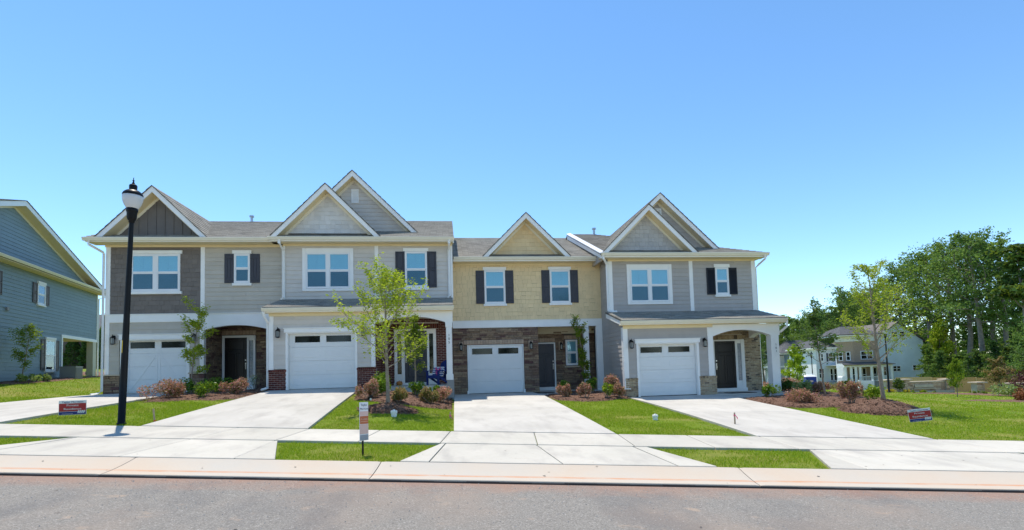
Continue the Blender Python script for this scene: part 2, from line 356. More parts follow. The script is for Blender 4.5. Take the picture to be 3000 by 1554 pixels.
def link(name, me, parent=None, frame=None, loc=None):
    o = bpy.data.objects.new(name, me); COL.objects.link(o)
    if parent is not None: o.parent = parent
    if frame is not None:                      # a part: frame = (x, y, angle) in the world, z stays absolute
        L = parent.location; o.location = (frame[0]-L.x, frame[1]-L.y, -L.z); o.rotation_euler = (0, 0, frame[2])
    if loc is not None: o.location = loc
    return o
F0 = (0, 0, 0)
def part(name, mb, mat, th, frame=F0, smooth=False): return link(name, mb.mesh(name, mat, smooth), th, frame)
def sub(name, mb, mat, p, smooth=False): return link(name, mb.mesh(name, mat, smooth), p)
def solo(name, mb, mat, label=None, cat=None, group=None, kind=None, smooth=False):
    return tag(link(name, mb.mesh(name, mat, smooth)), label, cat, group, kind)
_ub = {}
def unit_mesh(kind, mat):
    k = (kind, mat)
    if k not in _ub:
        if kind == 'wedge':     # lap plank / shake: thick at the bottom
            me = MB().add([(0, -1, 0), (1, -1, 0), (1, 0, 0), (0, 0, 0), (0, -.28, 1), (1, -.28, 1), (1, 0, 1), (0, 0, 1)],
                          [(0, 3, 2, 1), (4, 5, 6, 7), (0, 1, 5, 4), (1, 2, 6, 5), (2, 3, 7, 6), (3, 0, 4, 7)])
        elif kind == 'flat':
            me = MB().box(0, 1, -1, 0, 0, 1)
        else:                    # 'block': chamfered brick or stone face
            me = MB(); c = .04; e = .12
            me.add([(c, -1, e), (1-c, -1, e), (1-c, -1, 1-e), (c, -1, 1-e), (0, -.6, 0), (1, -.6, 0), (1, -.6, 1), (0, -.6, 1), (0, 0, 0), (1, 0, 0), (1, 0, 1), (0, 0, 1)],
                   [(0, 1, 2, 3), (0, 4, 5, 1), (1, 5, 6, 2), (2, 6, 7, 3), (3, 7, 4, 0), (4, 8, 9, 5), (5, 9, 10, 6), (6, 10, 11, 7), (7, 11, 8, 4)])
        _ub[k] = me.mesh('piece', mat)
    return _ub[k]
def put_pieces(parent, name, kind, mat, recs, most=300):
    """recs: (x0,x1,z0,z1,thick[,y]) rectangles on the parent's face; the largest become objects, the rest one stuff part"""
    recs = sorted(recs, key=lambda r: -(r[1]-r[0])*(r[3]-r[2]))
    me = unit_mesh(kind, mat)
    for r in recs[:most]:
        o = bpy.data.objects.new(name, me); COL.objects.link(o); o.parent = parent
        o.location = (r[0], r[5] if len(r) > 5 else 0, r[2]); o.scale = (r[1]-r[0], r[4], r[3]-r[2])
    if len(recs) > most:
        mb = MB(); src = [tuple(v.co) for v in me.vertices]; fc = [tuple(p.vertices) for p in me.polygons]
        for r in recs[most:]:
            y = r[5] if len(r) > 5 else 0
            mb.add([(r[0]+v[0]*(r[1]-r[0]), y+v[1]*r[4], r[2]+v[2]*(r[3]-r[2])) for v in src], fc)
        tag(sub(name+'s', mb, mat, parent), kind='stuff')
def put_poly(parent, name, mat, poly, y0, y1):
    if len(poly) >= 3: sub(name, MB().prism(poly, y0, y1), mat, parent)
def clip(poly, nx, nz, c):
    """keep nx*x+nz*z <= c"""
    out = []
    for i in range(len(poly)):
        a, b = poly[i], poly[(i+1) % len(poly)]
        da, db = nx*a[0]+nz*a[1]-c, nx*b[0]+nz*b[1]-c
        if da <= 0: out.append(a)
        if da*db < 0:
            t = da/(da-db); out.append((a[0]+(b[0]-a[0])*t, a[1]+(b[1]-a[1])*t))
    return out
def area(p): return abs(sum(p[i][0]*p[(i+1) % len(p)][1]-p[(i+1) % len(p)][0]*p[i][1] for i in range(len(p))))/2

def lap_wall(th, x0, x1, z0, z1, mat, frame, exp=.178, name='siding_wall', d=.028, y=0.):
    """flat backing with one object per lap plank"""
    w = part(name, MB().box(x0, x1, y, y+.1, z0, z1), mat, th, frame)
    z = z0; rec = []
    while z < z1-.02:
        e = min(exp, z1-z); q = x0+(x1-x0)*(.18+.64*((int(round(z*1000))*7919+int(x0*97)) % 101)/101)
        if x1-x0 > 2.2: rec += [(x0, q-.003, z, z+e, d, y), (q+.003, x1, z, z+e, d, y)]
        else: rec.append((x0, x1, z, z+e, d, y))
        z += exp
    put_pieces(w, 'siding_plank', 'wedge', mat, rec); return w
def shake_wall(th, x0, x1, z0, z1, mat, frame, seed=1, exp=.186, y=0., most=300, lo=.13, hi=.27):
    rg = random.Random(seed)
    w = part('shake_wall', MB().box(x0, x1, y, y+.1, z0, z1), 'dark_gap', th, frame); rec = []
    n = max(1, round((z1-z0)/exp)); e = (z1-z0)/n
    for k in range(n):
        x = x0
        while x < x1-.01:
            wd = rg.uniform(lo, hi)
            if x1-x-wd < .09: wd = x1-x
            j = rg.uniform(-.012, .008) if k else 0
            rec.append((x+.0022, min(x+wd, x1)-.0022, z0+k*e+j, z0+(k+1)*e, rg.uniform(.015, .027), y)); x += wd
    put_pieces(w, 'shake', 'wedge', mat, rec, most); return w
def brick_pieces(w, x0, x1, z0, z1, mat, y=0., holes=(), soldier=None, bw=.205, bh=.0725, gap=.010, seed=3, most=300, name='brick'):
    rg = random.Random(seed); rec = []; n = max(1, round((z1-z0)/bh)); h = (z1-z0)/n
    for k in range(n):
        za, zb = z0+k*h+gap/2, z0+(k+1)*h-gap/2
        segs = [(x0, x1)]
        for (a, b, c, d) in holes:
            if zb > c and za < d:
                segs = [s for (p, q) in segs for s in ((p, min(q, a)), (max(p, b), q)) if s[1]-s[0] > .02]
        off = (k % 2)*bw/2
        for (p, q) in segs:
            x = x0-off
            while x < q:
                a, b = max(x, p), min(x+bw-gap, q)
                if b-a > .025: rec.append((a, b, za, zb, .012+rg.random()*.005, y))
                x += bw
    put_pieces(w, name, 'block', mat, rec, most)
def stone_pieces(w, x0, x1, z0, z1, mat, y=0., holes=(), seed=5, most=300, hh=(.07, .13), ww=(.16, .46)):
    rg = random.Random(seed); rec = []; z = z0
    while z < z1-.02:
        h = rg.uniform(*hh)
        if z1-z-h < .05: h = z1-z
        segs = [(x0, x1)]
        for (a, b, c, d) in holes:
            if z+h-.01 > c and z < d-.01:
                segs = [s for (p, q) in segs for s in ((p, min(q, a)), (max(p, b), q)) if s[1]-s[0] > .02]
        for (p, q) in segs:
            x = p
            while x < q-.005:
                wd = rg.uniform(*ww)
                if q-x-wd < .08: wd = q-x
                if h > .1 and rg.random() < .3:
                    m = z+h*rg.uniform(.4, .6)
                    rec.append((x+.003, x+wd-.003, z+.003, m-.002, rg.uniform(.02, .05), y)); rec.append((x+.003, x+wd-.003, m+.002, z+h-.003, rg.uniform(.02, .05), y))
                else: rec.append((x+.003, x+wd-.003, z+.003, z+h-.003, rg.uniform(.02, .055), y))
                x += wd
        z += h
    put_pieces(w, 'stone', 'block', mat, rec, most)
def soldier_row(w, x0, x1, z0, z1, mat, y=0., bw=.075, t=.022, name='soldier_brick'):
    n = max(1, round((x1-x0)/bw)); e = (x1-x0)/n
    put_pieces(w, name, 'block', mat, [(x0+k*e+.004, x0+(k+1)*e-.004, z0+.004, z1-.004, t, y) for k in range(n)])

# ------------------------------------------------------------------ terrain
CY, SY = math.cos(YAW), math.sin(YAW)
def uv(x, y): return x*CY-y*SY, x*SY+y*CY
def xy(u, v): return u*CY+v*SY, -u*SY+v*CY
def sst(a, b, x):
    t = min(1, max(0, (x-a)/(b-a))); return t*t*(3-2*t)
def lerp(a, b, t): return a+(b-a)*t
GRADE = -0.0447
def pad(x):
    z = lerp(-.46, -.97, sst(-2.0, .15, x)); return lerp(z, -1.18, sst(6.0, 7.2, x))
MOUNDS = [(-1.75, 14.75, .75, .62, .12), (13.3, 14.95, 1.25, .95, .30)]
def H(x, y):
    u, v = uv(x, y)
    s = GRADE*max(u, -45)
    if u > 45: s = GRADE*45+(u-45)*-.01
    if v <= 7.29: return s-1.540
    if v <= 7.99: return s-1.5+.12*((v-7.29)/.7)**1.5
    if v <= 9.77: return s-1.38+.03*(v-7.99)/1.78
    if v <= 11.38: return s-1.35+.03*(v-9.77)/1.61
    c = lerp(.014, .005, sst(-8, 12, u)); vv = v-11.38
    P = s-1.32+c*min(vv, 60)+.3*sst(17, 24, -u)*sst(15, 23, v)-.95*sst(47, 60, v)*sst(14, 34, u)
    t = min(1, max(0, vv/max(.1, uv(x, 20.6)[1]-11.38)))
    w = sst(-19, -14.2, x)*(1-sst(14.5, 24, x))*(1-sst(30, 50, y))
    return lerp(P, s-1.32+(pad(x)-(s-1.32))*t, w)
def Hm(x, y):
    z = H(x, y)
    for (cx, cy, rx, ry, h) in MOUNDS:
        d = math.hypot((x-cx)/rx, (y-cy)/ry)
        if d < 1: z += h*(1-d*d)**1.5
    return z

# ------------------------------------------------------------------ house details
def window(th, frame, x0, x1, z0, z1, cols=1, casing=.05, head=.13, sill=.10, ext=.065, mull=.11, muntin=True, screens=True, blind=True, y=-.02):
    f = MB(); yf = y-.055
    f.bbox(x0, x0+casing, yf, 0, z0, z1); f.bbox(x1-casing, x1, yf, 0, z0, z1)
    f.bbox(x0+casing, x1-casing, yf+.002, 0, z1-casing, z1); f.bbox(x0+casing, x1-casing, yf+.002, 0, z0, z0+casing)
    f.box(x0+casing, x1-casing, y-.006, 0, z0+casing, z1-casing)
    w = part('window', f, 'vinyl', th, frame)
    W = x1-x0; cw = (W-2*casing-(cols-1)*mull)/cols
    for c in range(cols):
        a = x0+casing+c*(cw+mull); b = a+cw; za, zb = z0+casing, z1-casing; zm = (za+zb)/2
        if c: sub('mullion', MB().bbox(a-mull, a, yf+.001, y, za, zb), 'vinyl', w)
        s = MB(); t = .035
        s.box(a, a+t, y-.045, y-.007, zm, zb); s.box(b-t, b, y-.045, y-.007, zm, zb); s.box(a+t, b-t, y-.044, y-.007, zb-t, zb); s.bbox(a+t, b-t, y-.047, y-.007, zm-.012, zm+.05)
        sub('upper_sash', s, 'vinyl', w)
        s = MB(); s.box(a, a+t, y-.03, y-.007, za, zm-.012); s.box(b-t, b, y-.03, y-.007, za, zm-.012); s.box(a+t, b-t, y-.029, y-.007, za, za+.045); s.box(a+t, b-t, y-.031, y-.007, zm-.05, zm-.013)
        sub('lower_sash', s, 'vinyl', w)
        if blind:
            m = MB(); n = int((zb-za)/.05); e = (zb-za)/n
            for k in range(n):
                z = za+k*e; m.add([(a+t, y-.010, z), (b-t, y-.010, z), (b-t, y-.022, z+e*.93), (a+t, y-.022, z+e*.93)], [(0, 1, 2, 3)])
            sub('blind', m, 'blind', w)
        else: sub('dark_interior_sheet', MB().box(a+t, b-t, y-.010, y-.007, za, zb), 'dark_gap', w)  # dark sheet behind the glass; shade of the interior put into its colour
        sub('pane', MB().box(a+t, b-t, y-.036, y-.034, zm+.05, zb-t), 'pane', w)
        sub('pane', MB().box(a+t, b-t, y-.026, y-.024, za+.045, zm-.05), 'pane_screen' if screens else 'pane', w)
        if muntin:
            m = (a+b)/2; sub('muntin', MB().box(m-.009, m+.009, y-.0335, y-.026, zm+.05, zb-t), 'vinyl', w)
    if head: sub('header', MB().bbox(x0-ext, x1+ext, yf-.02, 0, z1+.002, z1+head), 'white', w)
    if sill: sub('sill', MB().bbox(x0-ext, x1+ext, yf-.03, 0, z0-sill, z0-.002), 'white', w)
    return w
def cased_window(th, frame, X0, X1, Z0, Z1, cols, cas=.14, top=.19, y=-.02):
    """window framed all round by flat white boards"""
    w = window(th, frame, X0+cas, X1-cas, Z0+cas*.75, Z1-top, cols, .035, 0, 0, y=y, mull=.12)
    m = MB(); yf = y-.045
    m.bbox(X0, X0+cas-.002, yf, 0, Z0, Z1); m.bbox(X1-cas+.002, X1, yf, 0, Z0, Z1); m.bbox(X0+cas, X1-cas, yf+.002, 0, Z1-top+.002, Z1); m.bbox(X0+cas, X1-cas, yf+.002, 0, Z0, Z0+cas*.75-.002)
    sub('casing', m, 'white', w); return w
def shutter(th, frame, x0, x1, z0, z1, mat, style='board', y=-.022):
    s = part('shutter', MB().box(x0, x1, y-.012, y, z0, z1), mat, th, frame); W = x1-x0
    if style == 'board':
        for k in range(3):
            sub('board', MB().bbox(x0+k*W/3+.004, x0+(k+1)*W/3-.004, y-.03, y-.012, z0, z1, .005), mat, s)
        for zc in (z0+(z1-z0)*.12, z0+(z1-z0)*.88): sub('batten', MB().bbox(x0+.015, x1-.015, y-.046, y-.03, zc-.045, zc+.045, .005), mat, s)
        if z1-z0 > 1.4: sub('batten', MB().bbox(x0+.015, x1-.015, y-.046, y-.03, (z0+z1)/2-.045, (z0+z1)/2+.045, .005), mat, s)
    elif style == 'panel':
        fr = MB(); b = .055; zm = (z0+z1)/2
        fr.bbox(x0, x0+b, y-.034, y-.012, z0, z1); fr.bbox(x1-b, x1, y-.034, y-.012, z0, z1)
        for a, c in ((z0, z0+b*1.3), (zm-b*.6, zm+b*.6), (z1-b, z1)): fr.bbox(x0+b, x1-b, y-.033, y-.012, a, c)
        sub('stiles', fr, mat, s)
        for a, c in ((z0+b*1.3, zm-b*.6), (zm+b*.6, z1-b)): sub('raised_panel', MB().bbox(x0+b+.02, x1-b-.02, y-.03, y-.012, a+.02, c-.02, .014), mat, s)
    else:
        fr = MB(); b = .05
        fr.box(x0, x0+b, y-.034, y-.012, z0, z1); fr.box(x1-b, x1, y-.034, y-.012, z0, z1); fr.box(x0+b, x1-b, y-.033, y-.012, z0, z0+b); fr.box(x0+b, x1-b, y-.033, y-.012, z1-b, z1)
        sub('stiles', fr, mat, s); n = int((z1-z0-2*b)/.045); sl = MB()
        for k in range(n):
            z = z0+b+k*.045; sl.add([(x0+b, y-.030, z), (x1-b, y-.030, z), (x1-b, y-.014, z+.043), (x0+b, y-.014, z+.043)], [(0, 1, 2, 3)])
        sub('louvres', sl, mat, s)
    return s
def lantern(th, frame, x, z, y=-.02, plate=None):
    """black carriage lantern; z is its middle"""
    k = .39
    if plate: part('mounting_block', MB().bbox(x-.10, x+.10, y-.055, y+.06, z-.20, z+.20), plate, th, frame); y -= .05
    m = MB(); cy = y-.12
    m.lathe([(.055, 0), (.055, .012)], 0, 0, 12)
    m.v = [(x+p[0], y-p[2], z+.08+p[1]*1.6) for p in m.v]
    m.tube([(x, y, z+.08), (x, y-.05, z+.13), (x, y-.10, z+.17), (x, cy, z+.15)], .010, 6)
    m.lathe([(.008, z+.20), (.014, z+.185), (.006, z+.17), (.012, z+.155), (.035, z+.12), (.075, z+.075), (.088, z+.06), (.088, z+.05), (.07, z+.048)], x, cy, 12)
    m.lathe([(.078, z-.165), (.082, z-.18), (.055, z-.195), (.02, z-.205)], x, cy, 12)
    for q in range(6):
        t = q*math.pi/3; m.tube([(x+.072*math.cos(t), cy+.072*math.sin(t), z-.17), (x+.072*math.cos(t), cy+.072*math.sin(t), z+.05)], .006, 4)
    o = part('wall_lantern', m, 'black_metal', th, frame)
    sub('lantern_glass', MB().lathe([(.06, z-.165), (.06, z+.05)], x, cy, 10), 'lantern_glass', o); return o
def garage_door(th, frame, x0, x1, z0, z1, wins, carriage, y=.15):
    """sectional door: each section a panel; wins = list of (x0,x1,z0,z1) lights"""
    g = part('garage_door', MB().box(x0, x1, y, y+.04, z0, z1), 'garage_white', th, frame)
    n = 4; h = (z1-z0)/n
    for k in range(n):
        a, b = z0+k*h+.004, z0+(k+1)*h-.004
        if k == n-1:
            m = MB(); xs = [x0+.004]+[q for w in wins for q in (w[0], w[1])]+[x1-.004]
            wz0, wz1 = wins[0][2], wins[0][3]
            for i in range(0, len(xs), 2): m.bbox(xs[i], xs[i+1], y-.022, y, a, b, .005)
            for w in wins: m.box(w[0], w[1], y-.021, y, a+.001, wz0); m.box(w[0], w[1], y-.021, y, wz1, b-.001)
            sub('door_section', m, 'garage_white', g)
        else: sub('door_section', MB().bbox(x0+.004, x1-.004, y-.022, y, a, b, .007), 'garage_white', g)
    for w in wins:
        sub('pane', MB().box(w[0], w[1], y-.012, y-.006, w[2], w[3]), 'pane_dark', g)
        m = MB(); t = .028
        m.bbox(w[0]-t, w[0]+.004, y-.034, y-.01, w[2]-t, w[3]+t); m.bbox(w[1]-.004, w[1]+t, y-.034, y-.01, w[2]-t, w[3]+t); m.bbox(w[0]+.004, w[1]-.004, y-.033, y-.01, w[3]-.004, w[3]+t); m.bbox(w[0]+.004, w[1]-.004, y-.033, y-.01, w[2]-t, w[2]+.004)
        sub('pane_frame', m, 'garage_white', g)
    def strip(ax, az, bx, bz, wd, nm):
        d = math.hypot(bx-ax, bz-az); px, pz = -(bz-az)/d*wd/2, (bx-ax)/d*wd/2
        sub(nm, MB().prism([(ax-px, az-pz), (bx-px, bz-pz), (bx+px, bz+pz), (ax+px, az+pz)], y-.034, y-.02), 'garage_white', g)
    xm = (x0+x1)/2; zt = z0+3*h-.05
    if carriage:
        for xa in (xm-.055, xm+.055, x0+.06, x1-.06): strip(xa, z0+.02, xa, zt, .085, 'stile')
        strip(x0+.10, z0+.06, xm-.10, z0+.06, .085, 'rail'); strip(xm+.10, z0+.06, x1-.10, z0+.06, .085, 'rail')
        strip(x0+.10, zt-.045, xm-.10, zt-.045, .085, 'rail'); strip(xm+.10, zt-.045, x1-.10, zt-.045, .085, 'rail')
        strip(x0+.16, z0+.14, xm-.14, zt-.12, .07, 'brace'); strip(x1-.16, z0+.14, xm+.14, zt-.12, .07, 'brace')
    else:
        for k in range(3):
            for (a, b) in ((x0+.16, xm-.1), (xm+.1, x1-.16)):
                sub('pressed_panel', MB().bbox(a, b, y-.029, y-.02, z0+k*h+.13, z0+(k+1)*h-.13, .012), 'garage_white', g)
    sub('seal', MB().box(x0, x1, y-.03, y-.001, z0-.035, z0), 'black_metal', g)
    return g
def garage_trim(th, frame, x0, x1, z0, z1, head, ext=.05, wd=.10, y=-.03, back=.14):
    m = MB(); m.bbox(x0-wd, x0, y-.02, back, z0, z1); m.bbox(x1, x1+wd, y-.02, back, z0, z1); m.bbox(x0, x1, y-.018, back, z1-.035, z1)
    part('door_jamb', m, 'white', th, frame)
    part('door_header', MB().bbox(x0-wd-ext, x1+wd+ext, y-.045, 0, z1+.002, z1+head).box(x0-wd-ext-.02, x1+wd+ext+.02, y-.07, 0, z1+head+.001, z1+head+.03), 'white', th, frame)
def entry_door(th, frame, x0, x1, z0, z1, mat, style, hinge_right=False, y=.04):
    d = part('entry_door', MB().box(x0, x1, y, y+.045, z0, z1), mat, th, frame); W = x1-x0; Hh = z1-z0
    s = MB(); b = .11
    s.bbox(x0, x0+b, y-.012, y, z0, z1); s.bbox(x1-b, x1, y-.012, y, z0, z1)
    if style == 'craftsman':
        zt = z0+Hh*.70
        for a, c in ((z0, z0+.2), (zt, zt+.12), (z1-b, z1)): s.bbox(x0+b, x1-b, y-.011, y, a, c)
        sub('stiles', s, mat, d)
        xm = (x0+x1)/2; sub('stile', MB().bbox(xm-.04, xm+.04, y-.011, y, z0+.2, zt), mat, d)
        sub('shelf', MB().bbox(x0+b-.03, x1-b+.03, y-.04, y, zt+.10, zt+.13), mat, d)
        for (a, c, e, f) in ((x0+b, xm-.04, z0+.2, zt), (xm+.04, x1-b, z0+.2, zt), (x0+b, x1-b, zt+.13, z1-b)): sub('door_panel', MB().bbox(a+.025, c-.025, y-.008, y, e+.025, f-.025, .007), mat, d)
    else:
        xs = [x0+b, x1-b]; zz = [z0+.2, z0+Hh*.40, z0+Hh*.46, z0+Hh*.9]
        s.bbox(x0+b, x1-b, y-.011, y, z0, zz[0]); s.bbox(x0+b, x1-b, y-.011, y, zz[1], zz[2]); s.bbox(x0+b, x1-b, y-.011, y, zz[3], z1)
        sub('stiles', s, mat, d)
        for a, c in ((zz[0], zz[1]), (zz[2], zz[3])): sub('door_panel', MB().bbox(xs[0]+.03, xs[1]-.03, y-.016, y, a+.03, c-.03, .016), mat, d)
    hx = x0+.055 if hinge_right else x1-.055; zc = z0+.95
    m = MB().bbox(hx-.025, hx+.025, y-.022, y-.01, zc-.12, zc+.16).tube([(hx, y-.02, zc+.10), (hx, y-.06, zc+.06), (hx, y-.06, zc-.06), (hx, y-.02, zc-.1)], .009, 6)
    sub('handle', m, 'steel', d); sub('deadbolt', MB().tube([(hx, y, zc+.27), (hx, y-.03, zc+.27)], .028, 10), 'steel', d)
    return d
def roof_slab(th, name, e0, e1, r1, r0, mat='roof', thick=.09, rows=True, frame=F0):
    """sloping roof: eave e0->e1, ridge r0->r1, laid in overlapping courses"""
    e0, e1, r0, r1 = map(Vector, (e0, e1, r0, r1)); n = (e1-e0).cross(r0-e0)
    if n.length < 1e-6: n = (e1-e0).cross(r1-e0)
    n.normalize()
    if n.z < 0: n = -n
    L = max((r0-e0).length, (r1-e1).length); k = max(1, int(L/.28)) if rows else 1
    ex = (e1-e0).normalized(); sl = n.cross(ex)
    if sl.z < 0: sl = -sl
    m = MB(); m.uv = []
    def U(p): q = p-e0; return (q.dot(ex), q.dot(sl))
    for i in range(k):
        a, b = i/k, (i+1)/k
        p = [e0.lerp(r0, a)+n*.016, e1.lerp(r1, a)+n*.016, e1.lerp(r1, b), e0.lerp(r0, b)]
        q = [e0.lerp(r0, a), e1.lerp(r1, a)]
        m.add([*p], [(0, 1, 2, 3)]); m.uv += [U(x) for x in p]
        m.add([q[0], q[1], p[1], p[0]], [(0, 1, 2, 3)]); m.uv += [U(x) for x in (q[0], q[1], p[1], p[0])]
    t = -n*thick; c = [e0, e1, r1, r0]; d = [x+t for x in c]
    m.add(c+d, [(4, 7, 6, 5), (0, 4, 5, 1), (1, 5, 6, 2), (2, 6, 7, 3), (3, 7, 4, 0)]); m.uv += [(0, 0)]*20
    return part(name, m, mat, th, frame)
def gutter(th, x0, x1, yb, z, frame=F0, mat='gutter_cream'):
    """K-style gutter: yb = its back, z = its top"""
    pr = [(0, 0), (0, -.125), (-.075, -.125), (-.10, -.07), (-.125, -.03), (-.125, 0), (-.112, 0), (-.112, -.028), (-.09, -.06), (-.068, -.112), (-.01, -.112), (-.01, 0)]
    m = MB(); n = len(pr); m.add([(x, yb+a, z+b) for x in (x0, x1) for a, b in pr], [tuple(range(n)), tuple(range(2*n-1, n-1, -1))]+[(i, (i+1) % n, (i+1) % n+n, i+n) for i in range(n)])
    return part('gutter', m, mat, th, frame)
def downspout(th, pts, frame=F0, r=.05):
    m = MB(); m.tube(pts, r, 4); return part('downspout', m, 'white', th, frame)
def gable(th, xc, half, zb, zpk, Yw, Yf, Yback, wall, matw, trim='white', zwall=None, seed=1, frame=F0, vent=None, roofmat='roof', yoff=0):
    """front gable: roof slopes, rake boards, soffits, a triangular wall made of real pieces"""
    s = (zpk-zb)/half; zw = zb if zwall is None else zwall
    for sg, nm in ((-1, 'roof_slope'), (1, 'roof_slope')):
        e = (xc+sg*half, zb)
        A, B = (e[0], Yf-.03, e[1]), (e[0], Yback, e[1]); C, D = (xc, Yback, zpk), (xc, Yf-.03, zpk)
        if sg < 0: roof_slab(th, nm, A, B, C, D, roofmat, .022, frame=frame)
        else: roof_slab(th, nm, B, A, D, C, roofmat, .022, frame=frame)
        def off(x, d): return zpk-s*abs(x-xc)-d
        xe = xc+sg*(half-.02)
        def band(d0, d1, y0, y1, nm2, mt):
            p = [(xe, off(xe, d1)), (xc, off(xc, d1)), (xc, off(xc, d0)), (xe, off(xe, d0))]
            p = clip(p, 0, -1, -(zb-.06))
            if sg > 0: p = p[::-1]
            part(nm2, MB().prism(p, y0, y1), mt, th, frame)
        band(.024*math.hypot(1, s), .27, Yf, Yf+.035, 'rake_board', trim)
        band(.235, .265, Yf+.036, Yw-.031, 'soffit', 'cream'); band(.266, .40, Yw-.03, Yw+.02, 'frieze_board', 'gutter_cream')
    tri = lambda d: [(xc-(zpk-d-zw)/s, zw), (xc+(zpk-d-zw)/s, zw), (xc, zpk-d)]
    w = part('gable_wall', MB().prism(tri(.30), 0, .1), matw, th, (frame[0]-Yw*math.sin(frame[2]), frame[1]+Yw*math.cos(frame[2]), frame[2]))
    T = tri(.395); rg = random.Random(seed)
    def cl(p):
        p = clip(p, s, 1, T[2][1]+s*xc); return clip(p, -s, 1, T[2][1]-s*xc)
    z = zw; k = 0
    if wall == 'batten':
        sub('panel_sheet', MB().prism(T, -.012, 0), matw, w)
        x = xc-half
        while x < xc+half:
            p = cl([(x-.025, zw), (x+.025, zw), (x+.025, zpk), (x-.025, zpk)])
            if len(p) > 2 and area(p) > .002: put_poly(w, 'batten', matw, p, -.035, -.012)
            x += .33
        return w
    while z < T[2][1]-.02:
        e = .178 if wall == 'lap' else .186
        if wall == 'lap':
            p = cl([(xc-half, z), (xc+half, z), (xc+half, z+e), (xc-half, z+e)])
            if len(p) > 2 and area(p) > .001:
                m = MB().prism(p, -.028, 0)
                m.v = [(q[0], q[1]*(1-.7*(q[2]-z)/e) if q[1] < 0 else q[1], q[2]) for q in m.v]; sub('siding_plank', m, matw, w)
        else:
            x = xc-half
            while x < xc+half:
                wd = rg.uniform(.13, .27); j = rg.uniform(-.015, .012) if k else 0
                p = cl([(x+.0028, z+j), (x+wd-.0028, z+j), (x+wd-.0028, z+e), (x+.0028, z+e)])
                if len(p) > 2 and area(p) > .001:
                    t = rg.uniform(.015, .027); m = MB().prism(p, -t, 0)
                    m.v = [(q[0], q[1]*(1-.7*min(1, max(0, (q[2]-z)/e))) if q[1] < 0 else q[1], q[2]) for q in m.v]; sub('shake', m, matw, w)
                x += wd
        z += e; k += 1
    if vent:
        vx, v0, v1 = vent
        v = part('gable_vent', MB().box(vx-.16, vx+.16, -.03, -.02, v0, v1), 'white', th, (frame[0]-Yw*math.sin(frame[2]), frame[1]+Yw*math.cos(frame[2]), frame[2]))
        n = 8; e = (v1-v0-.08)/n
        fr = MB(); fr.bbox(vx-.16, vx-.12, -.06, -.03, v0, v1); fr.bbox(vx+.12, vx+.16, -.06, -.03, v0, v1); fr.bbox(vx-.12, vx+.12, -.059, -.03, v1-.04, v1); fr.bbox(vx-.12, vx+.12, -.059, -.03, v0, v0+.04); sub('vent_frame', fr, 'white', v)
        for i in range(n):
            zz = v0+.04+i*e; sub('louvre', MB().add([(vx-.12, -.055, zz), (vx+.12, -.055, zz), (vx+.12, -.034, zz+e*.95), (vx-.12, -.034, zz+e*.95)], [(0, 1, 2, 3)]), 'white', v)
    return w
def arch_panel(th, frame, x0, x1, xa, xb, zs, zc, zt, y0, y1, mat='white', n=16):
    """beam with a segmental arch cut out between xa and xb: springs at zs, crown zc, top zt"""
    m = MB()
    def zf(x): t = 2*(x-xa)/(xb-xa)-1; return zs+(zc-zs)*(1-t*t)
    for i in range(n):
        a, b = xa+(xb-xa)*i/n, xa+(xb-xa)*(i+1)/n
        m.hexa([(a, y0, zf(a)), (b, y0, zf(b)), (b, y1, zf(b)), (a, y1, zf(a)), (a, y0, zt), (b, y0, zt), (b, y1, zt), (a, y1, zt)])
    if xa > x0: m.box(x0, xa, y0, y1, zs, zt)
    if x1 > xb: m.box(xb, x1, y0, y1, zs, zt)
    return part('arch_beam', m, mat, th, frame)
def board(th, nm, x0, x1, y0, y1, z0, z1, mat='white', frame=F0): return part(nm, MB().bbox(x0, x1, y0, y1, z0, z1), mat, th, frame)
def letters(txt, size, parent, mat, loc, rot=(math.pi/2, 0, 0), name='lettering', align='CENTER', sx=1.):
    c = bpy.data.curves.new('txt', 'FONT'); c.body = txt; c.size = size; c.align_x = align; c.align_y = 'CENTER'; c.extrude = .0015
    t = bpy.data.objects.new('txt', c); COL.objects.link(t)
    me = bpy.data.meshes.new_from_object(t); bpy.data.objects.remove(t); bpy.data.curves.remove(c)
    me.materials.clear(); me.materials.append(M[mat])
    o = bpy.data.objects.new(name, me); COL.objects.link(o); o.parent = parent; o.location = loc; o.rotation_euler = rot; o.scale = (sx, 1, 1); return o

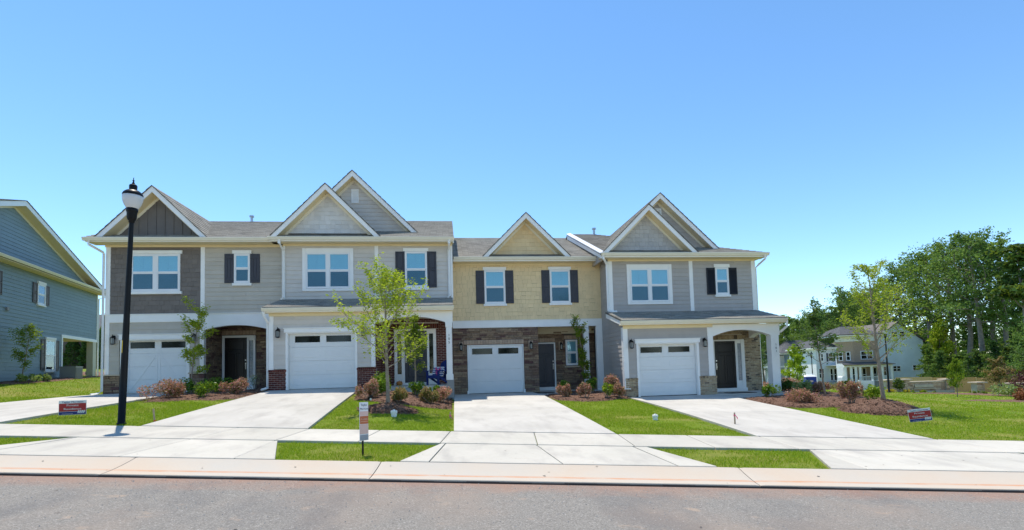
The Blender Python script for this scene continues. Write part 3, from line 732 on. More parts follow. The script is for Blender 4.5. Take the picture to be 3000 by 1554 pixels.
# ================================================================== townhouse with taupe shakes (leftmost of the row)
def eave(th, x0, x1, Yw, zs, Yg, frame=F0, over=0.):
    """soffit, frieze and fascia of a level eave: soffit at zs between the wall Yw and the fascia Yg"""
    part('soffit', MB().box(x0, x1, Yg+.02, Yw, zs, zs+.03), 'cream', th, frame)
    part('fascia', MB().box(x0, x1, Yg, Yg+.02, zs-.01, zs+.16), 'white', th, frame)
YU, YL = 22.15, 20.35
def house_one():
    Y = 22.35; fr = (0, Y, 0); th = thing('townhouse', 'townhouse with dark taupe shakes and board-and-batten gable at the left end of the row', 'house', (-10.1, Y, -.46), 'townhouses in a row')
    part('rear_block', MB().box(-13.5, -6.75, Y+1.75, 33, -.9, 5.5).box(-13.5, -9.95, Y+.25, Y+1.75, -.9, 5.5).box(-9.95, -6.75, Y+.1, Y+1.75, 2.4, 5.5), 'greige', th)
    shake_wall(th, -13.38, -10.0, 2.68, 5.48, 'taupe', fr, 11)
    lap_wall(th, -9.84, -6.72, 2.68, 5.48, 'greige', fr)
    board(th, 'corner_board', -13.55, -13.38, -.04, .15, .30, 5.5, frame=fr); board(th, 'trim_board', -10.0, -9.84, -.04, .1, 2.68, 5.5, frame=fr)
    board(th, 'band_board', -13.55, -9.86, -.045, .1, 2.37, 2.68, frame=fr)
    part('band_cap', MB().box(-13.58, -6.74, -.07, .05, 2.681, 2.705), 'white', th, fr)
    window(th, fr, -12.62, -10.77, 3.60, 5.12, 2, .055, .14, .11, .075, .14)
    window(th, fr, -8.71, -8.09, 3.91, 5.12, 1, .05, .14, .11, .06)
    shutter(th, fr, -9.09, -8.72, 3.92, 5.12, 'shutter_slate'); shutter(th, fr, -8.08, -7.71, 3.92, 5.12, 'shutter_slate')
    lap_wall(th, -13.38, -13.02, .32, 1.9, 'greige', fr); lap_wall(th, -10.40, -10.01, .32, 1.9, 'greige', fr); lap_wall(th, -13.38, -10.01, 1.9, 2.37, 'greige', fr)
    garage_trim(th, fr, -12.86, -10.50, -.46, 1.68, .19, wd=.11, back=.2)
    wz = (1.34, 1.60)
    garage_door(th, fr, -12.86, -10.50, -.44, 1.66, [(-12.72, -11.80, *wz), (-11.56, -10.64, *wz)], True, .2)
    for a, b, sd in ((-13.57, -12.98, 1), (-10.39, -9.83, 2)):
        w = part('stone_base', MB().box(a, b, -.03, .1, -.75, .27), 'mortar_dark', th, fr); stone_pieces(w, a, b, -.46, .25, 'stone', -.03, seed=sd)
        part('stone_cap', MB().bbox(a-.03, b+.03, -.12, .1, .27, .325), 'capstone', th, fr)
    board(th, 'porch_post', -10.01, -9.85, -.05, .12, .33, 2.369, frame=fr)
    arch_panel(th, fr, -9.85, -6.74, -9.84, -7.46, 2.03, 2.20, 2.68, -.03, .18)
    board(th, 'porch_pier', -7.46, -6.74, -.028, .18, -.46, 2.029, frame=fr)
    # recessed stone entry
    w = part('entry_wall', MB().box(-9.9, -7.2, 1.6, 1.75, -.5, 2.4), 'mortar_dark', th, fr)
    stone_pieces(w, -9.87, -7.25, -.46, 2.38, 'stone', 1.6, [(-9.84, -8.42, -.5, 1.92), (-9.84, -8.42, 1.92, 2.12)], 21, 160)
    soldier_row(w, -9.84, -8.42, 1.93, 2.12, 'soldier', 1.6, .14)
    w2 = part('return_wall', MB().box(Y+.12, Y+1.6, 0, .12, -.5, 2.4), 'mortar_dark', th, (-9.86, 0, math.pi/2)); stone_pieces(w2, Y+.12, Y+1.6, -.46, 2.38, 'stone', 0, seed=22, most=140)
    part('entry_ceiling', MB().box(-9.9, -7.2, .12, 1.75, 2.4, 2.43), 'cream', th, fr)
    part('door_frame', MB().bbox(-9.80, -9.70, 1.5, 1.6, -.46, 1.90).bbox(-8.78, -8.70, 1.5, 1.6, -.40, 1.80).bbox(-8.52, -8.43, 1.5, 1.6, -.46, 1.90).bbox(-9.70, -8.52, 1.502, 1.6, 1.80, 1.90).bbox(-8.70, -8.52, 1.52, 1.6, -.4, .06).bbox(-8.70, -8.52, 1.52, 1.6, 1.68, 1.80).bbox(-9.8, -8.43, 1.46, 1.6, -.46, -.40), 'white', th, fr)
    part('sidelight_pane', MB().box(-8.70, -8.52, 1.56, 1.57, .06, 1.68), 'frost', th, fr)
    entry_door(th, (0, Y+1.5, 0), -9.70, -8.78, -.40, 1.80, 'door_dark', 'craftsman')
    part('porch_floor', MB().box(-9.86, -7.2, -.1, 1.6, -.75, -.45), 'concrete', th, fr)
    lantern(th, fr, -13.20, 1.70); lantern(th, fr, -10.20, 1.70)
    # eave and roof
    eave(th, -13.95, -6.9, Y, 5.48, 21.72); gutter(th, -14.0, -7.12, 21.718, 5.63)
    part('frieze_board', MB().box(-13.58, -6.74, -.05, .02, 5.40, 5.478), 'cream', th, fr)
    roof_slab(th, 'roof_slope', (-14.0, 21.62, 5.62), (-6.9, 21.62, 5.62), (-6.9, 27.75, 8.05), (-14.0, 27.75, 8.05))
    roof_slab(th, 'rear_roof_slope', (-6.9, 33.9, 5.62), (-14.0, 33.9, 5.62), (-14.0, 27.75, 8.05), (-6.9, 27.75, 8.05), rows=False)
    part('side_gable_wall', MB().prism([(-33, 5.4), (-Y-.1, 5.4), (-27.75, 7.95)], 0, .1), 'greige', th, (-13.5, 0, -math.pi/2))
    gable(th, -11.6, 2.10, 5.66, 7.76, Y, 21.8, 28.2, 'batten', 'taupe_board', zwall=5.86)
    part('vent_pipe', MB().tube([(-9.93, 27.6, 7.9), (-9.93, 27.6, 8.22)], .06, 10).tube([(-9.93, 27.6, 8.22), (-9.93, 27.6, 8.30)], .11, 10), 'flashing', th)
    downspout(th, [(-13.78, 21.66, 5.50), (-13.78, 21.66, 5.36), (-13.58, 22.2, 5.16), (-13.58, 22.24, 5.1), (-13.58, 22.24, -.32), (-13.66, 22.1, -.42), (-13.74, 21.85, -.44)])
    downspout(th, [(-6.86, 22.27, 2.2), (-6.86, 22.27, -.28), (-6.9, 22.2, -.38), (-6.95, 21.95, -.42)], r=.045)
    return th
house_one()

# ================================================================== pale grey townhouse, number 105
def porch_roof(th, x0, x1, zg, zj, Yj, mat='roof'):
    Yg = 20.0
    roof_slab(th, 'porch_roof', (x0, Yg-.06, zg), (x1, Yg-.06, zg), (x1, Yj, zj), (x0, Yj, zj), mat, .06)
    part('porch_fascia', MB().box(x0, x1, Yg+.05, Yg+.07, zg-.18, zg-.045), 'white', th); gutter(th, x0-.03, x1+.03, Yg+.048, zg-.02)
    part('porch_soffit', MB().box(x0, x1, Yg+.07, YL, zg-.19, zg-.165), 'cream', th)
    for x in (x0+.02, x1-.05):
        part('porch_rake', MB().hexa([(x, Yg+.08, zg-.2), (x+.03, Yg+.08, zg-.2), (x+.03, Yj, zj-.26), (x, Yj, zj-.26), (x, Yg+.08, zg-.035), (x+.03, Yg+.08, zg-.035), (x+.03, Yj, zj-.07), (x, Yj, zj-.07)]), 'white', th)
def digits(th_part, s, x, y, zs, mat='ink_black'):
    for c, z in zip(s, zs): letters(c, .13, th_part, mat, (x, y, z), name='house_number')
def house_two():
    th = thing('townhouse', 'pale grey lap-sided townhouse with red brick entry and two stacked gables', 'house', (-3.3, YL, -.45), 'townhouses in a row')
    fu, fl = (0, YU, 0), (0, YL, 0)
    part('rear_block', MB().box(-6.68, .08, YU+.15, 33, -.9, 5.5).box(-6.66, -2.95, YL+.25, YU+.15, -.9, 2.4), 'pale', th)
    lap_wall(th, -6.66, -3.08, 3.14, 5.48, 'pale', fu); lap_wall(th, -2.93, .06, 3.14, 5.48, 'pale', fu)
    board(th, 'trim_board', -3.08, -2.93, -.04, .1, 3.14, 5.5, frame=fu); board(th, 'corner_board', -6.74, -6.66, -.04, .15, 3.1, 5.5, frame=fu); board(th, 'corner_board', .06, .15, -.04, .15, 3.1, 5.5, frame=fu)
    part('frieze_board', MB().box(-6.74, .15, -.05, .02, 5.40, 5.478), 'cream', th, fu)
    cased_window(th, fu, -5.98, -3.94, 3.52, 5.30, 2)
    window(th, fu, -1.84, -.92, 3.63, 5.16, 1, .05, .14, .11, .065)
    shutter(th, fu, -2.23, -1.85, 3.63, 5.16, 'shutter_slate', 'panel'); shutter(th, fu, -.91, -.53, 3.63, 5.16, 'shutter_slate', 'panel')
    # garage front
    lap_wall(th, -6.54, -6.10, .33, 1.82, 'pale', fl); lap_wall(th, -3.52, -3.0, .33, 1.82, 'pale', fl); lap_wall(th, -6.54, -3.0, 1.82, 2.34, 'pale', fl)
    board(th, 'corner_board', -6.70, -6.54, -.04, .15, .31, 2.34, frame=fl); board(th, 'porch_post', -3.0, -2.85, -.05, .15, .33, 2.3, frame=fl)
    part('frieze_board', MB().box(-6.70, -2.86, -.05, .02, 2.30, 2.42), 'cream', th, fl)
    garage_trim(th, fl, -6.03, -3.59, -.45, 1.68, .15, wd=.08)
    garage_door(th, fl, -6.03, -3.59, -.43, 1.66, [(-5.82, -4.90, 1.31, 1.56), (-4.68, -3.76, 1.31, 1.56)], False)
    for a, b, sd in ((-6.72, -6.08, 1), (-3.54, -2.80, 2)):
        w = part('brick_base', MB().box(a+.02, b-.02, -.04, .15, -.8, .30), 'mortar', th, fl); brick_pieces(w, a+.01, b-.01, -.45, .22, 'brick_red', -.04, seed=sd); soldier_row(w, a, b, .22, .31, 'brick_red', -.05, .077, name='brick')
    w = part('brick_return', MB().box(YL+.06, YU, 0, .1, -.6, 2.35), 'mortar', th, (-2.86, 0, math.pi/2)); brick_pieces(w, YL+.06, YU, -.44, 2.3, 'brick_red', 0, seed=7, most=120)
    w = part('entry_wall', MB().box(-2.95, .08, 0, .15, -.6, 3.1), 'mortar', th, fu)
    brick_pieces(w, -2.86, .07, -.43, 2.32, 'brick_red', 0, [(-2.34, -.60, -.5, 1.89), (-2.45, -.50, 1.89, 2.12)], seed=8)
    soldier_row(w, -2.45, -.50, 1.90, 2.11, 'brick_red', 0, .077, name='brick')
    part('door_frame', MB().bbox(-2.33, -2.21, -.06, 0, -.40, 1.89).bbox(-2.04, -1.91, -.06, 0, -.34, 1.81).bbox(-.99, -.90, -.06, 0, -.34, 1.81).bbox(-.73, -.61, -.06, 0, -.40, 1.89).bbox(-2.21, -.73, -.058, 0, 1.81, 1.89)
         .bbox(-2.21, -2.04, -.05, 0, -.34, .02).bbox(-.90, -.73, -.05, 0, -.34, .02).bbox(-2.21, -2.04, -.05, 0, 1.69, 1.81).bbox(-.90, -.73, -.05, 0, 1.69, 1.81).bbox(-2.36, -.58, -.12, 0, -.45, -.341), 'white', th, fu)
    for a in (-2.21, -.90): part('sidelight_pane', MB().box(a, a+.17, -.02, -.01, .02, 1.69), 'pane_dark', th, fu)
    entry_door(th, fu, -1.91, -.99, -.34, 1.81, 'door_grey', 'panel', True, y=-.04)
    part('entry_ceiling', MB().box(-2.9, .1, YL+.1, YU, 2.36, 2.39), 'cream', th)
    arch_panel(th, fl, -2.85, .09, -2.80, -.18, 1.98, 2.22, 2.42, -.03, .2)
    board(th, 'side_beam', -.14, .07, .2, 1.8, 2.0, 2.39, frame=fl)
    p = board(th, 'porch_column', -.17, .05, -.03, .2, -.03, 1.79, frame=fl)
    digits(p, '105', -.06, -.033, (1.47, 1.33, 1.19))
    sub('column_cap', MB().bbox(-.195, .075, -.05, .22, 1.79, 1.979), 'white', p); sub('column_base', MB().bbox(-.195, .08, -.06, .23, -.25, -.03), 'white', p)
    part('foundation_pier', MB().box(-.17, .10, YL-.06, YL+.25, -1.3, -.25), 'foundation', th)
    part('porch_floor', MB().box(-2.86, .08, YL-.05, YU, -1.3, -.44), 'concrete', th)
    lantern(th, fl, -6.36, 1.69); lantern(th, fl, -3.27, 1.69)
    porch_roof(th, -6.82, .12, 2.60, 3.20, YU)
    eave(th, -7.1, .2, YU, 5.48, 21.62); gutter(th, -7.15, .24, 21.618, 5.64)
    roof_slab(th, 'roof_slope', (-6.9, 21.55, 5.63), (.22, 21.55, 5.63), (.22, 27.75, 8.12), (-6.9, 27.75, 8.12))
    roof_slab(th, 'rear_roof_slope', (.22, 33.9, 5.63), (-6.9, 33.9, 5.63), (-6.9, 27.75, 8.12), (.22, 27.75, 8.12), rows=False)
    part('side_gable_wall', MB().prism([(YU+.1, 4.6), (33, 4.6), (33, 5.5), (27.75, 8.0), (YU+.1, 5.7)], 0, .1), 'pale', th, (.10, 0, math.pi/2))
    part('rake_trim', MB().prism([(21.66, 5.42), (27.75, 7.90), (27.75, 8.08), (21.66, 5.60)], -.05, 0), 'white', th, (.17, 0, math.pi/2))
    gable(th, -4.95, 2.16, 5.72, 7.91, YU, 21.68, 28, 'shake', 'pale_shake', zwall=5.93, seed=31)
    gable(th, -4.11, 2.84, 6.16, 8.98, 23.45, 23.0, 31, 'lap', 'pale', zwall=6.35, vent=(-4.07, 7.63, 8.26))
    downspout(th, [(-6.72, 21.55, 5.52), (-6.72, 21.56, 5.40), (-6.72, 22.08, 5.20), (-6.72, 22.08, 3.26), (-6.74, 21.9, 3.18)], r=.055); downspout(th, [(.02, 21.55, 5.52), (.02, 21.56, 5.40), (.0, 22.08, 5.20), (.0, 22.08, 3.26), (-.06, 21.9, 3.18)], r=.055)
    downspout(th, [(-6.8, 20.0, 2.45), (-6.8, 20.05, 2.3), (-6.74, 20.32, 2.06), (-6.76, 20.36, 2.0), (-6.76, 20.36, -.28), (-6.78, 20.28, -.37), (-6.86, 20.0, -.41)], r=.05)
    return th
house_two()

# ================================================================== straw-yellow townhouse
def house_three():
    Y = 23.3; fr = (0, Y, 0)
    th = thing('townhouse', 'straw-yellow shake townhouse over a brown stone ground floor, set back between two grey ones', 'house', (3.5, Y, -.95), 'townhouses in a row')
    part('rear_block', MB().box(.12, 6.86, Y+1.75, 33.5, -1.3, 4.9).box(.12, 3.85, Y+.25, Y+1.75, -1.3, 4.9).box(3.85, 6.86, Y+.1, Y+1.75, 2.1, 4.9), 'yellow', th)
    shake_wall(th, .10, 6.90, 2.31, 4.88, 'yellow', fr, 41)
    part('band_board', MB().bbox(.10, 6.90, -.045, .15, 1.98, 2.29), 'white', th, fr); part('band_cap', MB().box(.10, 6.90, -.07, .05, 2.291, 2.312), 'white', th, fr)
    for a in (1.55, 4.53):
        window(th, fr, a, a+.94, 3.05, 4.57, 1, .05, .14, .10, .055)
        shutter(th, fr, a-.38, a-.01, 3.06, 4.56, 'shutter_slate'); shutter(th, fr, a+.95, a+1.32, 3.06, 4.56, 'shutter_slate')
    w = part('stone_wall', MB().box(.10, .72, -.0, .2, -1.3, 1.98).box(3.24, 3.9, 0, .2, -1.3, 1.98).box(.72, 3.24, 0, .2, 1.22, 1.98), 'mortar_dark', th, fr)
    stone_pieces(w, .10, 3.92, -.95, 1.97, 'stone', 0, [(.70, 3.26, -1, 1.22), (.57, 3.26, 1.22, 1.44)], 51, 300)
    soldier_row(w, .57, 3.26, 1.235, 1.44, 'soldier', 0, .125, .045)
    m = MB(); m.bbox(.72, .76, -.01, .2, -.95, 1.22); m.bbox(3.20, 3.24, -.01, .2, -.95, 1.22); m.bbox(.76, 3.20, -.008, .2, 1.18, 1.22); part('door_jamb', m, 'white', th, fr)
    part('jamb_block', MB().bbox(.685, .76, -.07, -.011, -.95, -.80).bbox(3.20, 3.275, -.07, -.011, -.95, -.80), 'white', th, fr)
    garage_door(th, fr, .76, 3.20, -.93, 1.18, [(.93, 1.84, .80, 1.07), (2.10, 3.01, .80, 1.07)], True, .06)
    w = part('entry_wall', MB().box(3.85, 6.92, 1.4, 1.55, -1.2, 2.1), 'mortar_dark', th, fr)
    stone_pieces(w, 3.9, 6.9, -.95, 1.98, 'stone', 1.4, [(3.94, 4.97, -1, 1.35), (5.45, 6.07, .16, 1.47), (3.9, 4.97, 1.36, 1.55), (5.42, 6.10, 1.47, 1.66)], 52, 200)
    soldier_row(w, 3.95, 4.97, 1.36, 1.55, 'soldier', 1.4, .125); soldier_row(w, 5.42, 6.10, 1.48, 1.66, 'soldier', 1.4, .125)
    part('stone_sill', MB().bbox(5.40, 6.12, 1.30, 1.4, .12, .19), 'capstone', th, fr)
    f2 = (0, Y+1.4, 0)
    part('door_frame', MB().bbox(3.93, 4.0, -.05, 0, -.95, 1.34).bbox(4.9, 4.97, -.05, 0, -.95, 1.34).bbox(4.0, 4.9, -.048, 0, 1.28, 1.34).bbox(3.93, 4.99, -.10, 0, -.95, -.78), 'white', th, f2)
    entry_door(th, f2, 4.0, 4.9, -.78, 1.28, 'door_grey', 'craftsman', y=-.03)
    window(th, f2, 5.47, 6.05, .22, 1.45, 1, .05, 0, 0, muntin=True, y=-.01)
    part('entry_frieze', MB().bbox(3.92, 6.9, -.045, 0, 1.75, 2.06), 'beige_trim', th, f2); part('entry_ceiling', MB().box(3.85, 6.9, .1, 1.4, 2.06, 2.09), 'cream', th, fr)
    part('side_frieze', MB().bbox(Y+.2, Y+1.4, -.045, 0, 1.75, 2.05), 'beige_trim', th, (6.86, 0, -math.pi/2)) if False else None
    board(th, 'porch_post', 6.04, 6.26, -.04, .2, -.95, 1.979, frame=fr); part('post_cap', MB().bbox(6.02, 6.28, -.06, .22, 1.72, 1.80), 'white', th, fr); board(th, 'corner_post', 6.62, 6.90, -.042, .2, -.95, 1.979, frame=fr)
    part('porch_floor', MB().box(3.9, 6.9, -.3, 1.4, -1.3, -.94), 'concrete', th, fr)
    lantern(th, fr, .45, 1.17, plate='soldier'); lantern(th, fr, 3.57, 1.17, plate='soldier'); lantern(th, f2, 5.24, 1.17, plate='soldier')
    eave(th, .18, 6.9, Y, 4.88, 22.74); gutter(th, .2, 6.62, 22.738, 5.05)
    part('frieze_board', MB().box(.10, 6.9, -.05, .02, 4.80, 4.878), 'cream', th, fr)
    roof_slab(th, 'roof_slope', (.18, 22.66, 5.04), (6.6, 22.66, 5.04), (6.6, 28.7, 7.46), (.18, 28.7, 7.46))
    roof_slab(th, 'rear_roof_slope', (6.6, 34.7, 5.04), (.18, 34.7, 5.04), (.18, 28.7, 7.46), (6.6, 28.7, 7.46), rows=False)
    gable(th, 3.45, 1.97, 5.11, 7.08, Y, 22.72, 29, 'shake', 'yellow', zwall=5.29, seed=61)
    return th
house_three()

# ================================================================== mid-grey end townhouse, number 101
def house_four():
    th = thing('townhouse', 'mid-grey lap-sided end townhouse with tan brick entry and arched corner porch', 'house', (10.3, YL, -1.16), 'townhouses in a row')
    Yu = 22.1; fu, fl = (0, Yu, 0), (0, YL, 0); fs = (6.92, 0, -math.pi/2)
    part('rear_block', MB().box(6.98, 13.7, Yu+.15, 33, -1.6, 4.8).box(6.98, 10.6, YL+.25, Yu+.15, -1.6, 1.75), 'grey', th)
    lap_wall(th, 7.09, 10.62, 2.42, 4.78, 'grey', fu); lap_wall(th, 10.79, 13.57, 2.42, 4.78, 'grey', fu)
    board(th, 'trim_board', 10.62, 10.79, -.04, .1, 2.42, 4.8, frame=fu); board(th, 'corner_board', 6.90, 7.09, -.045, .16, 2.3, 4.8, frame=fu); board(th, 'corner_board', 13.57, 13.77, -.04, .15, 2.3, 4.8, frame=fu)
    part('frieze_board', MB().box(6.90, 13.77, -.05, .02, 4.70, 4.778), 'cream', th, fu)
    cased_window(th, fu, 7.74, 9.80, 2.78, 4.56, 2)
    window(th, fu, 11.83, 12.46, 3.17, 4.40, 1, .05, .15, .10, .055)
    shutter(th, fu, 11.43, 11.82, 3.18, 4.39, 'shutter_black', 'louvre'); shutter(th, fu, 12.47, 12.86, 3.18, 4.39, 'shutter_black', 'louvre')
    # side wall toward the yellow house: one object per plank
    w = part('side_wall', MB().prism([(-24, -1.4), (-YL-.1, -1.4), (-YL-.1, 1.75), (-Yu-.1, 2.35), (-Yu-.1, 4.8), (-24, 4.8)], 0, .05), 'grey', th, fs)
    z = -.95; rec = []
    while z < 4.75:
        yf = YL+.04 if z+.178 < 1.86 else (YL+.04+(z+.178-1.86)/.28 if z < 2.3 else Yu+.12)
        rec.append((-24, -min(yf, Yu+.12), z, z+.178, .022, 0)); z += .178
    put_pieces(w, 'siding_plank', 'wedge', 'grey', rec)
    lap_wall(th, 6.98+.08, 7.40, -.39, 1.14, 'grey', fl); lap_wall(th, 10.02, 10.43, -.39, 1.14, 'grey', fl); lap_wall(th, 7.06, 10.43, 1.14, 1.64, 'grey', fl)
    board(th, 'corner_board', 6.86, 7.06, -.045, .17, -.80, 1.64, frame=fl); board(th, 'porch_post', 10.43, 10.66, -.05, .15, -.40, 1.6, frame=fl)
    part('post_foot', MB().bbox(6.82, 7.10, -.08, .2, -.84, -.80), 'white', th, fl)
    part('frieze_board', MB().box(6.88, 10.66, -.05, .02, 1.58, 1.72), 'cream', th, fl)
    garage_trim(th, fl, 7.50, 9.94, -1.16, .97, .16, wd=.10)
    garage_door(th, fl, 7.50, 9.94, -1.14, .95, [(7.62, 8.54, .60, .84), (8.80, 9.72, .60, .84)], False)
    for a, b, sd in ((6.90, 7.42, 1), (10.0, 10.75, 2)):
        w = part('brick_base', MB().box(a+.02, b-.02, -.04, .15, -1.5, -.41), 'mortar_tan', th, fl); brick_pieces(w, a+.01, b-.01, -1.16, -.50, 'brick_tan', -.04, seed=sd); soldier_row(w, a, b, -.50, -.40, 'brick_tan', -.05, .077, name='brick')
    w = part('entry_wall', MB().box(10.6, 13.85, 0, .15, -1.4, 2.3), 'mortar_tan', th, (0, Yu+.05, 0)); f3 = (0, Yu+.05, 0)
    brick_pieces(w, 11.2, 13.85, -1.15, 1.62, 'brick_tan', 0, [(11.58, 13.07, -1.2, 1.15), (11.4, 13.0, 1.15, 1.37)], seed=9)
    soldier_row(w, 11.4, 13.0, 1.16, 1.36, 'brick_tan', 0, .077, name='brick')
    part('door_frame', MB().bbox(11.58, 11.65, -.06, 0, -1.05, 1.15).bbox(12.62, 12.72, -.06, 0, -1.0, 1.09).bbox(12.90, 13.06, -.06, 0, -1.05, 1.15).bbox(11.65, 12.90, -.058, 0, 1.09, 1.15).bbox(12.72, 12.90, -.05, 0, -1.0, -.68).bbox(12.72, 12.90, -.05, 0, .98, 1.09).bbox(11.54, 13.08, -.13, 0, -1.16, -1.001), 'white', th, f3)
    part('sidelight_pane', MB().box(12.72, 12.90, -.02, -.01, -.68, .98), 'frost', th, f3)
    entry_door(th, f3, 11.65, 12.62, -1.0, 1.09, 'door_dark', 'craftsman', True, y=-.04)
    part('entry_ceiling', MB().box(10.6, 13.85, YL+.1, Yu, 1.66, 1.69), 'cream', th)
    arch_panel(th, fl, 10.66, 13.60, 10.68, 13.20, 1.21, 1.46, 1.70, -.03, .22)
    arch_panel(th, (13.30, 0, math.pi/2), YL+.2, Yu+.1, YL+.25, Yu, 1.21, 1.40, 1.69, -.26, -.02)
    c = board(th, 'porch_column', 13.20, 13.55, -.03, .30, -1.22, 1.209, frame=fl)
    digits(c, '101', 13.41, -.033, (.81, .67, .54))
    part('porch_floor', MB().box(10.6, 13.85, YL-.12, Yu+.05, -1.5, -1.15), 'concrete', th)
    lantern(th, fl, 7.18, .98); lantern(th, fl, 10.27, .98)
    porch_roof(th, 6.72, 13.72, 1.90, 2.47, Yu)
    eave(th, 6.5, 14.05, Yu, 4.78, 21.55); gutter(th, 6.45, 14.1, 21.548, 4.95)
    part('side_fascia', MB().box(13.98, 14.0, 21.6, 33.5, 4.78, 4.93), 'white', th); part('side_soffit', MB().box(13.7, 13.98, Yu, 33.5, 4.78, 4.80), 'cream', th)
    ex, ey, zr = 14.1, 21.47, 7.42; ry = 27.72; hx = ex-(ry-ey)
    roof_slab(th, 'roof_slope', (6.45, ey, 4.94), (ex, ey, 4.94), (hx, ry, zr), (6.45, ry, zr))
    roof_slab(th, 'hip_slope', (ex, ey, 4.94), (ex, 33.9, 4.94), (hx, ry, zr), (hx, ry, zr))
    roof_slab(th, 'rear_roof_slope', (ex, 33.9, 4.94), (6.45, 33.9, 4.94), (6.45, ry, zr), (hx, ry, zr), rows=False)
    part('side_gable_wall', MB().prism([(-33.8, 4.7), (-21.9, 4.7), (-21.9, 4.95), (-ry, zr-.15)], 0, .06), 'grey', th, (6.55, 0, -math.pi/2))
    part('rake_board', MB().prism([(-ry, zr-.30), (-21.55, 4.72), (-21.55, 4.90), (-ry, zr-.07)], -.05, 0), 'white', th, (6.50, 0, -math.pi/2))
    part('rake_flashing', MB().hexa([(6.40, 21.5, 4.90), (6.62, 21.5, 4.97), (6.62, ry, zr+.03), (6.40, ry, zr-.04), (6.40, 21.5, 4.95), (6.62, 21.5, 5.0), (6.62, ry, zr+.06), (6.40, ry, zr+.01)]), 'flashing', th)
    gable(th, 8.71, 2.17, 5.0, 7.14, Yu, 21.6, 28, 'shake', 'grey_shake', zwall=5.20, seed=71)
    gable(th, 9.67, 2.76, 5.36, 8.0, 23.05, 22.6, 31, 'lap', 'grey', zwall=5.55, vent=(9.70, 7.0, 7.38))
    part('vent_pipe', MB().tube([(7.9, 27.5, 7.25), (7.9, 27.5, 7.62)], .06, 10).tube([(7.9, 27.5, 7.62), (7.9, 27.5, 7.70)], .11, 10), 'flashing', th)
    downspout(th, [(6.55, 21.48, 4.84), (6.55, 21.5, 4.70), (6.84, 22.0, 4.55), (6.85, 22.04, 4.45), (6.85, 22.04, 2.52), (6.92, 21.95, 2.46), (7.2, 21.95, 2.46)], r=.055)
    downspout(th, [(13.92, 21.48, 4.84), (13.92, 21.5, 4.68), (13.88, 22.0, 4.5), (13.86, 22.2, 4.4), (13.86, 22.2, -1.1)], r=.05)
    downspout(th, [(13.74, 20.0, 1.78), (13.74, 20.02, 1.55), (13.64, 20.3, 1.35), (13.62, 20.5, 1.3), (13.62, 20.62, -1.1)], r=.055)
    return th
house_four()

# ================================================================== ground, road, pavements
def axis(*segs):
    out = []
    for a, b, n in segs: out += [a+(b-a)*i/n for i in range(n)]
    return out+[segs[-1][1]]
def sheet(name, us, vs, off, mat, label=None, kind='structure', fn=None):
    g = fn or (lambda x, y: Hm(x, y))
    m = MB(); W = len(us)
    for v in vs:
        for u in us:
            x, y = xy(u, v); m.v.append((x, y, g(x, y)+off))
    for j in range(len(vs)-1):
        for i in range(W-1): m.f.append((j*W+i, j*W+i+1, (j+1)*W+i+1, (j+1)*W+i)); m.mi.append(0)
    return solo(name, m, mat, label, kind=kind, smooth=True)
sheet('ground', axis((-400, -60, 8), (-60, -30, 15), (-30, 22, 120), (22, 70, 48), (70, 500, 12)), [7.99, 8.4, 8.8, 9.2, 9.5, 9.77, 10.3, 10.9, 11.38]+axis((11.6, 24, 62), (24, 60, 50), (60, 700, 20)), -.035, 'lawn', 'short green lawn with dry patches around the townhouses')
sheet('road', axis((-400, -30, 10), (-30, 30, 40), (30, 400, 10)), axis((-40, -4, 6), (-4, 7.29, 16)), 0, 'asphalt', 'grey asphalt street with clay stains in the foreground', fn=lambda x, y: H(x, min(y, xy(0, 0)[1]+1e9)) if uv(x, y)[1] < 7.28 else GRADE*max(min(uv(x, y)[0], 45), -45)-1.540)
def slab(name, quad, parent, mat='concrete', n=6, m=6, top=.0, deep=.12, gap=.011):
    """concrete slab over the terrain; quad = 4 world corners anticlockwise from above"""
    q = [Vector((p[0], p[1])) for p in quad]
    q = [q[i]+((q[(i+1) % 4]-q[i]).normalized()+(q[i-1]-q[i]).normalized())*gap*.75 for i in range(4)]
    b = MB(); ts = [0, .012]+[i/n for i in range(1, n)]+[.988, 1]; rs = [0, .012]+[i/m for i in range(1, m)]+[.988, 1]
    W = len(ts)
    for r in rs:
        for t in ts:
            p = q[0].lerp(q[1], t).lerp(q[3].lerp(q[2], t), r)
            e = -.008 if (t in (0, 1) or r in (0, 1)) else 0
            b.v.append((p.x, p.y, H(p.x, p.y)+top+e))
    for j in range(len(rs)-1):
        for i in range(W-1): b.f.append((j*W+i, j*W+i+1, (j+1)*W+i+1, (j+1)*W+i)); b.mi.append(0)
    ring = [i for i in range(W)]+[j*W+W-1 for j in range(1, len(rs))]+[(len(rs)-1)*W+i for i in range(W-2, -1, -1)]+[j*W for j in range(len(rs)-2, 0, -1)]
    base = len(b.v); b.v += [(b.v[i][0], b.v[i][1], b.v[i][2]-deep) for i in ring]; R = len(ring)
    for i in range(R): b.f.append((ring[i], base+i, base+(i+1) % R, ring[(i+1) % R])); b.mi.append(0)
    o = link(name, b.mesh(name, mat), parent)
    return o
def structure(name, label):
    o = bpy.data.objects.new(name, None); COL.objects.link(o); o['kind'] = 'structure'; o['label'] = label; return o
def uvq(u0, u1, v0, v1): return [xy(u0, v0), xy(u1, v0), xy(u1, v1), xy(u0, v1)]
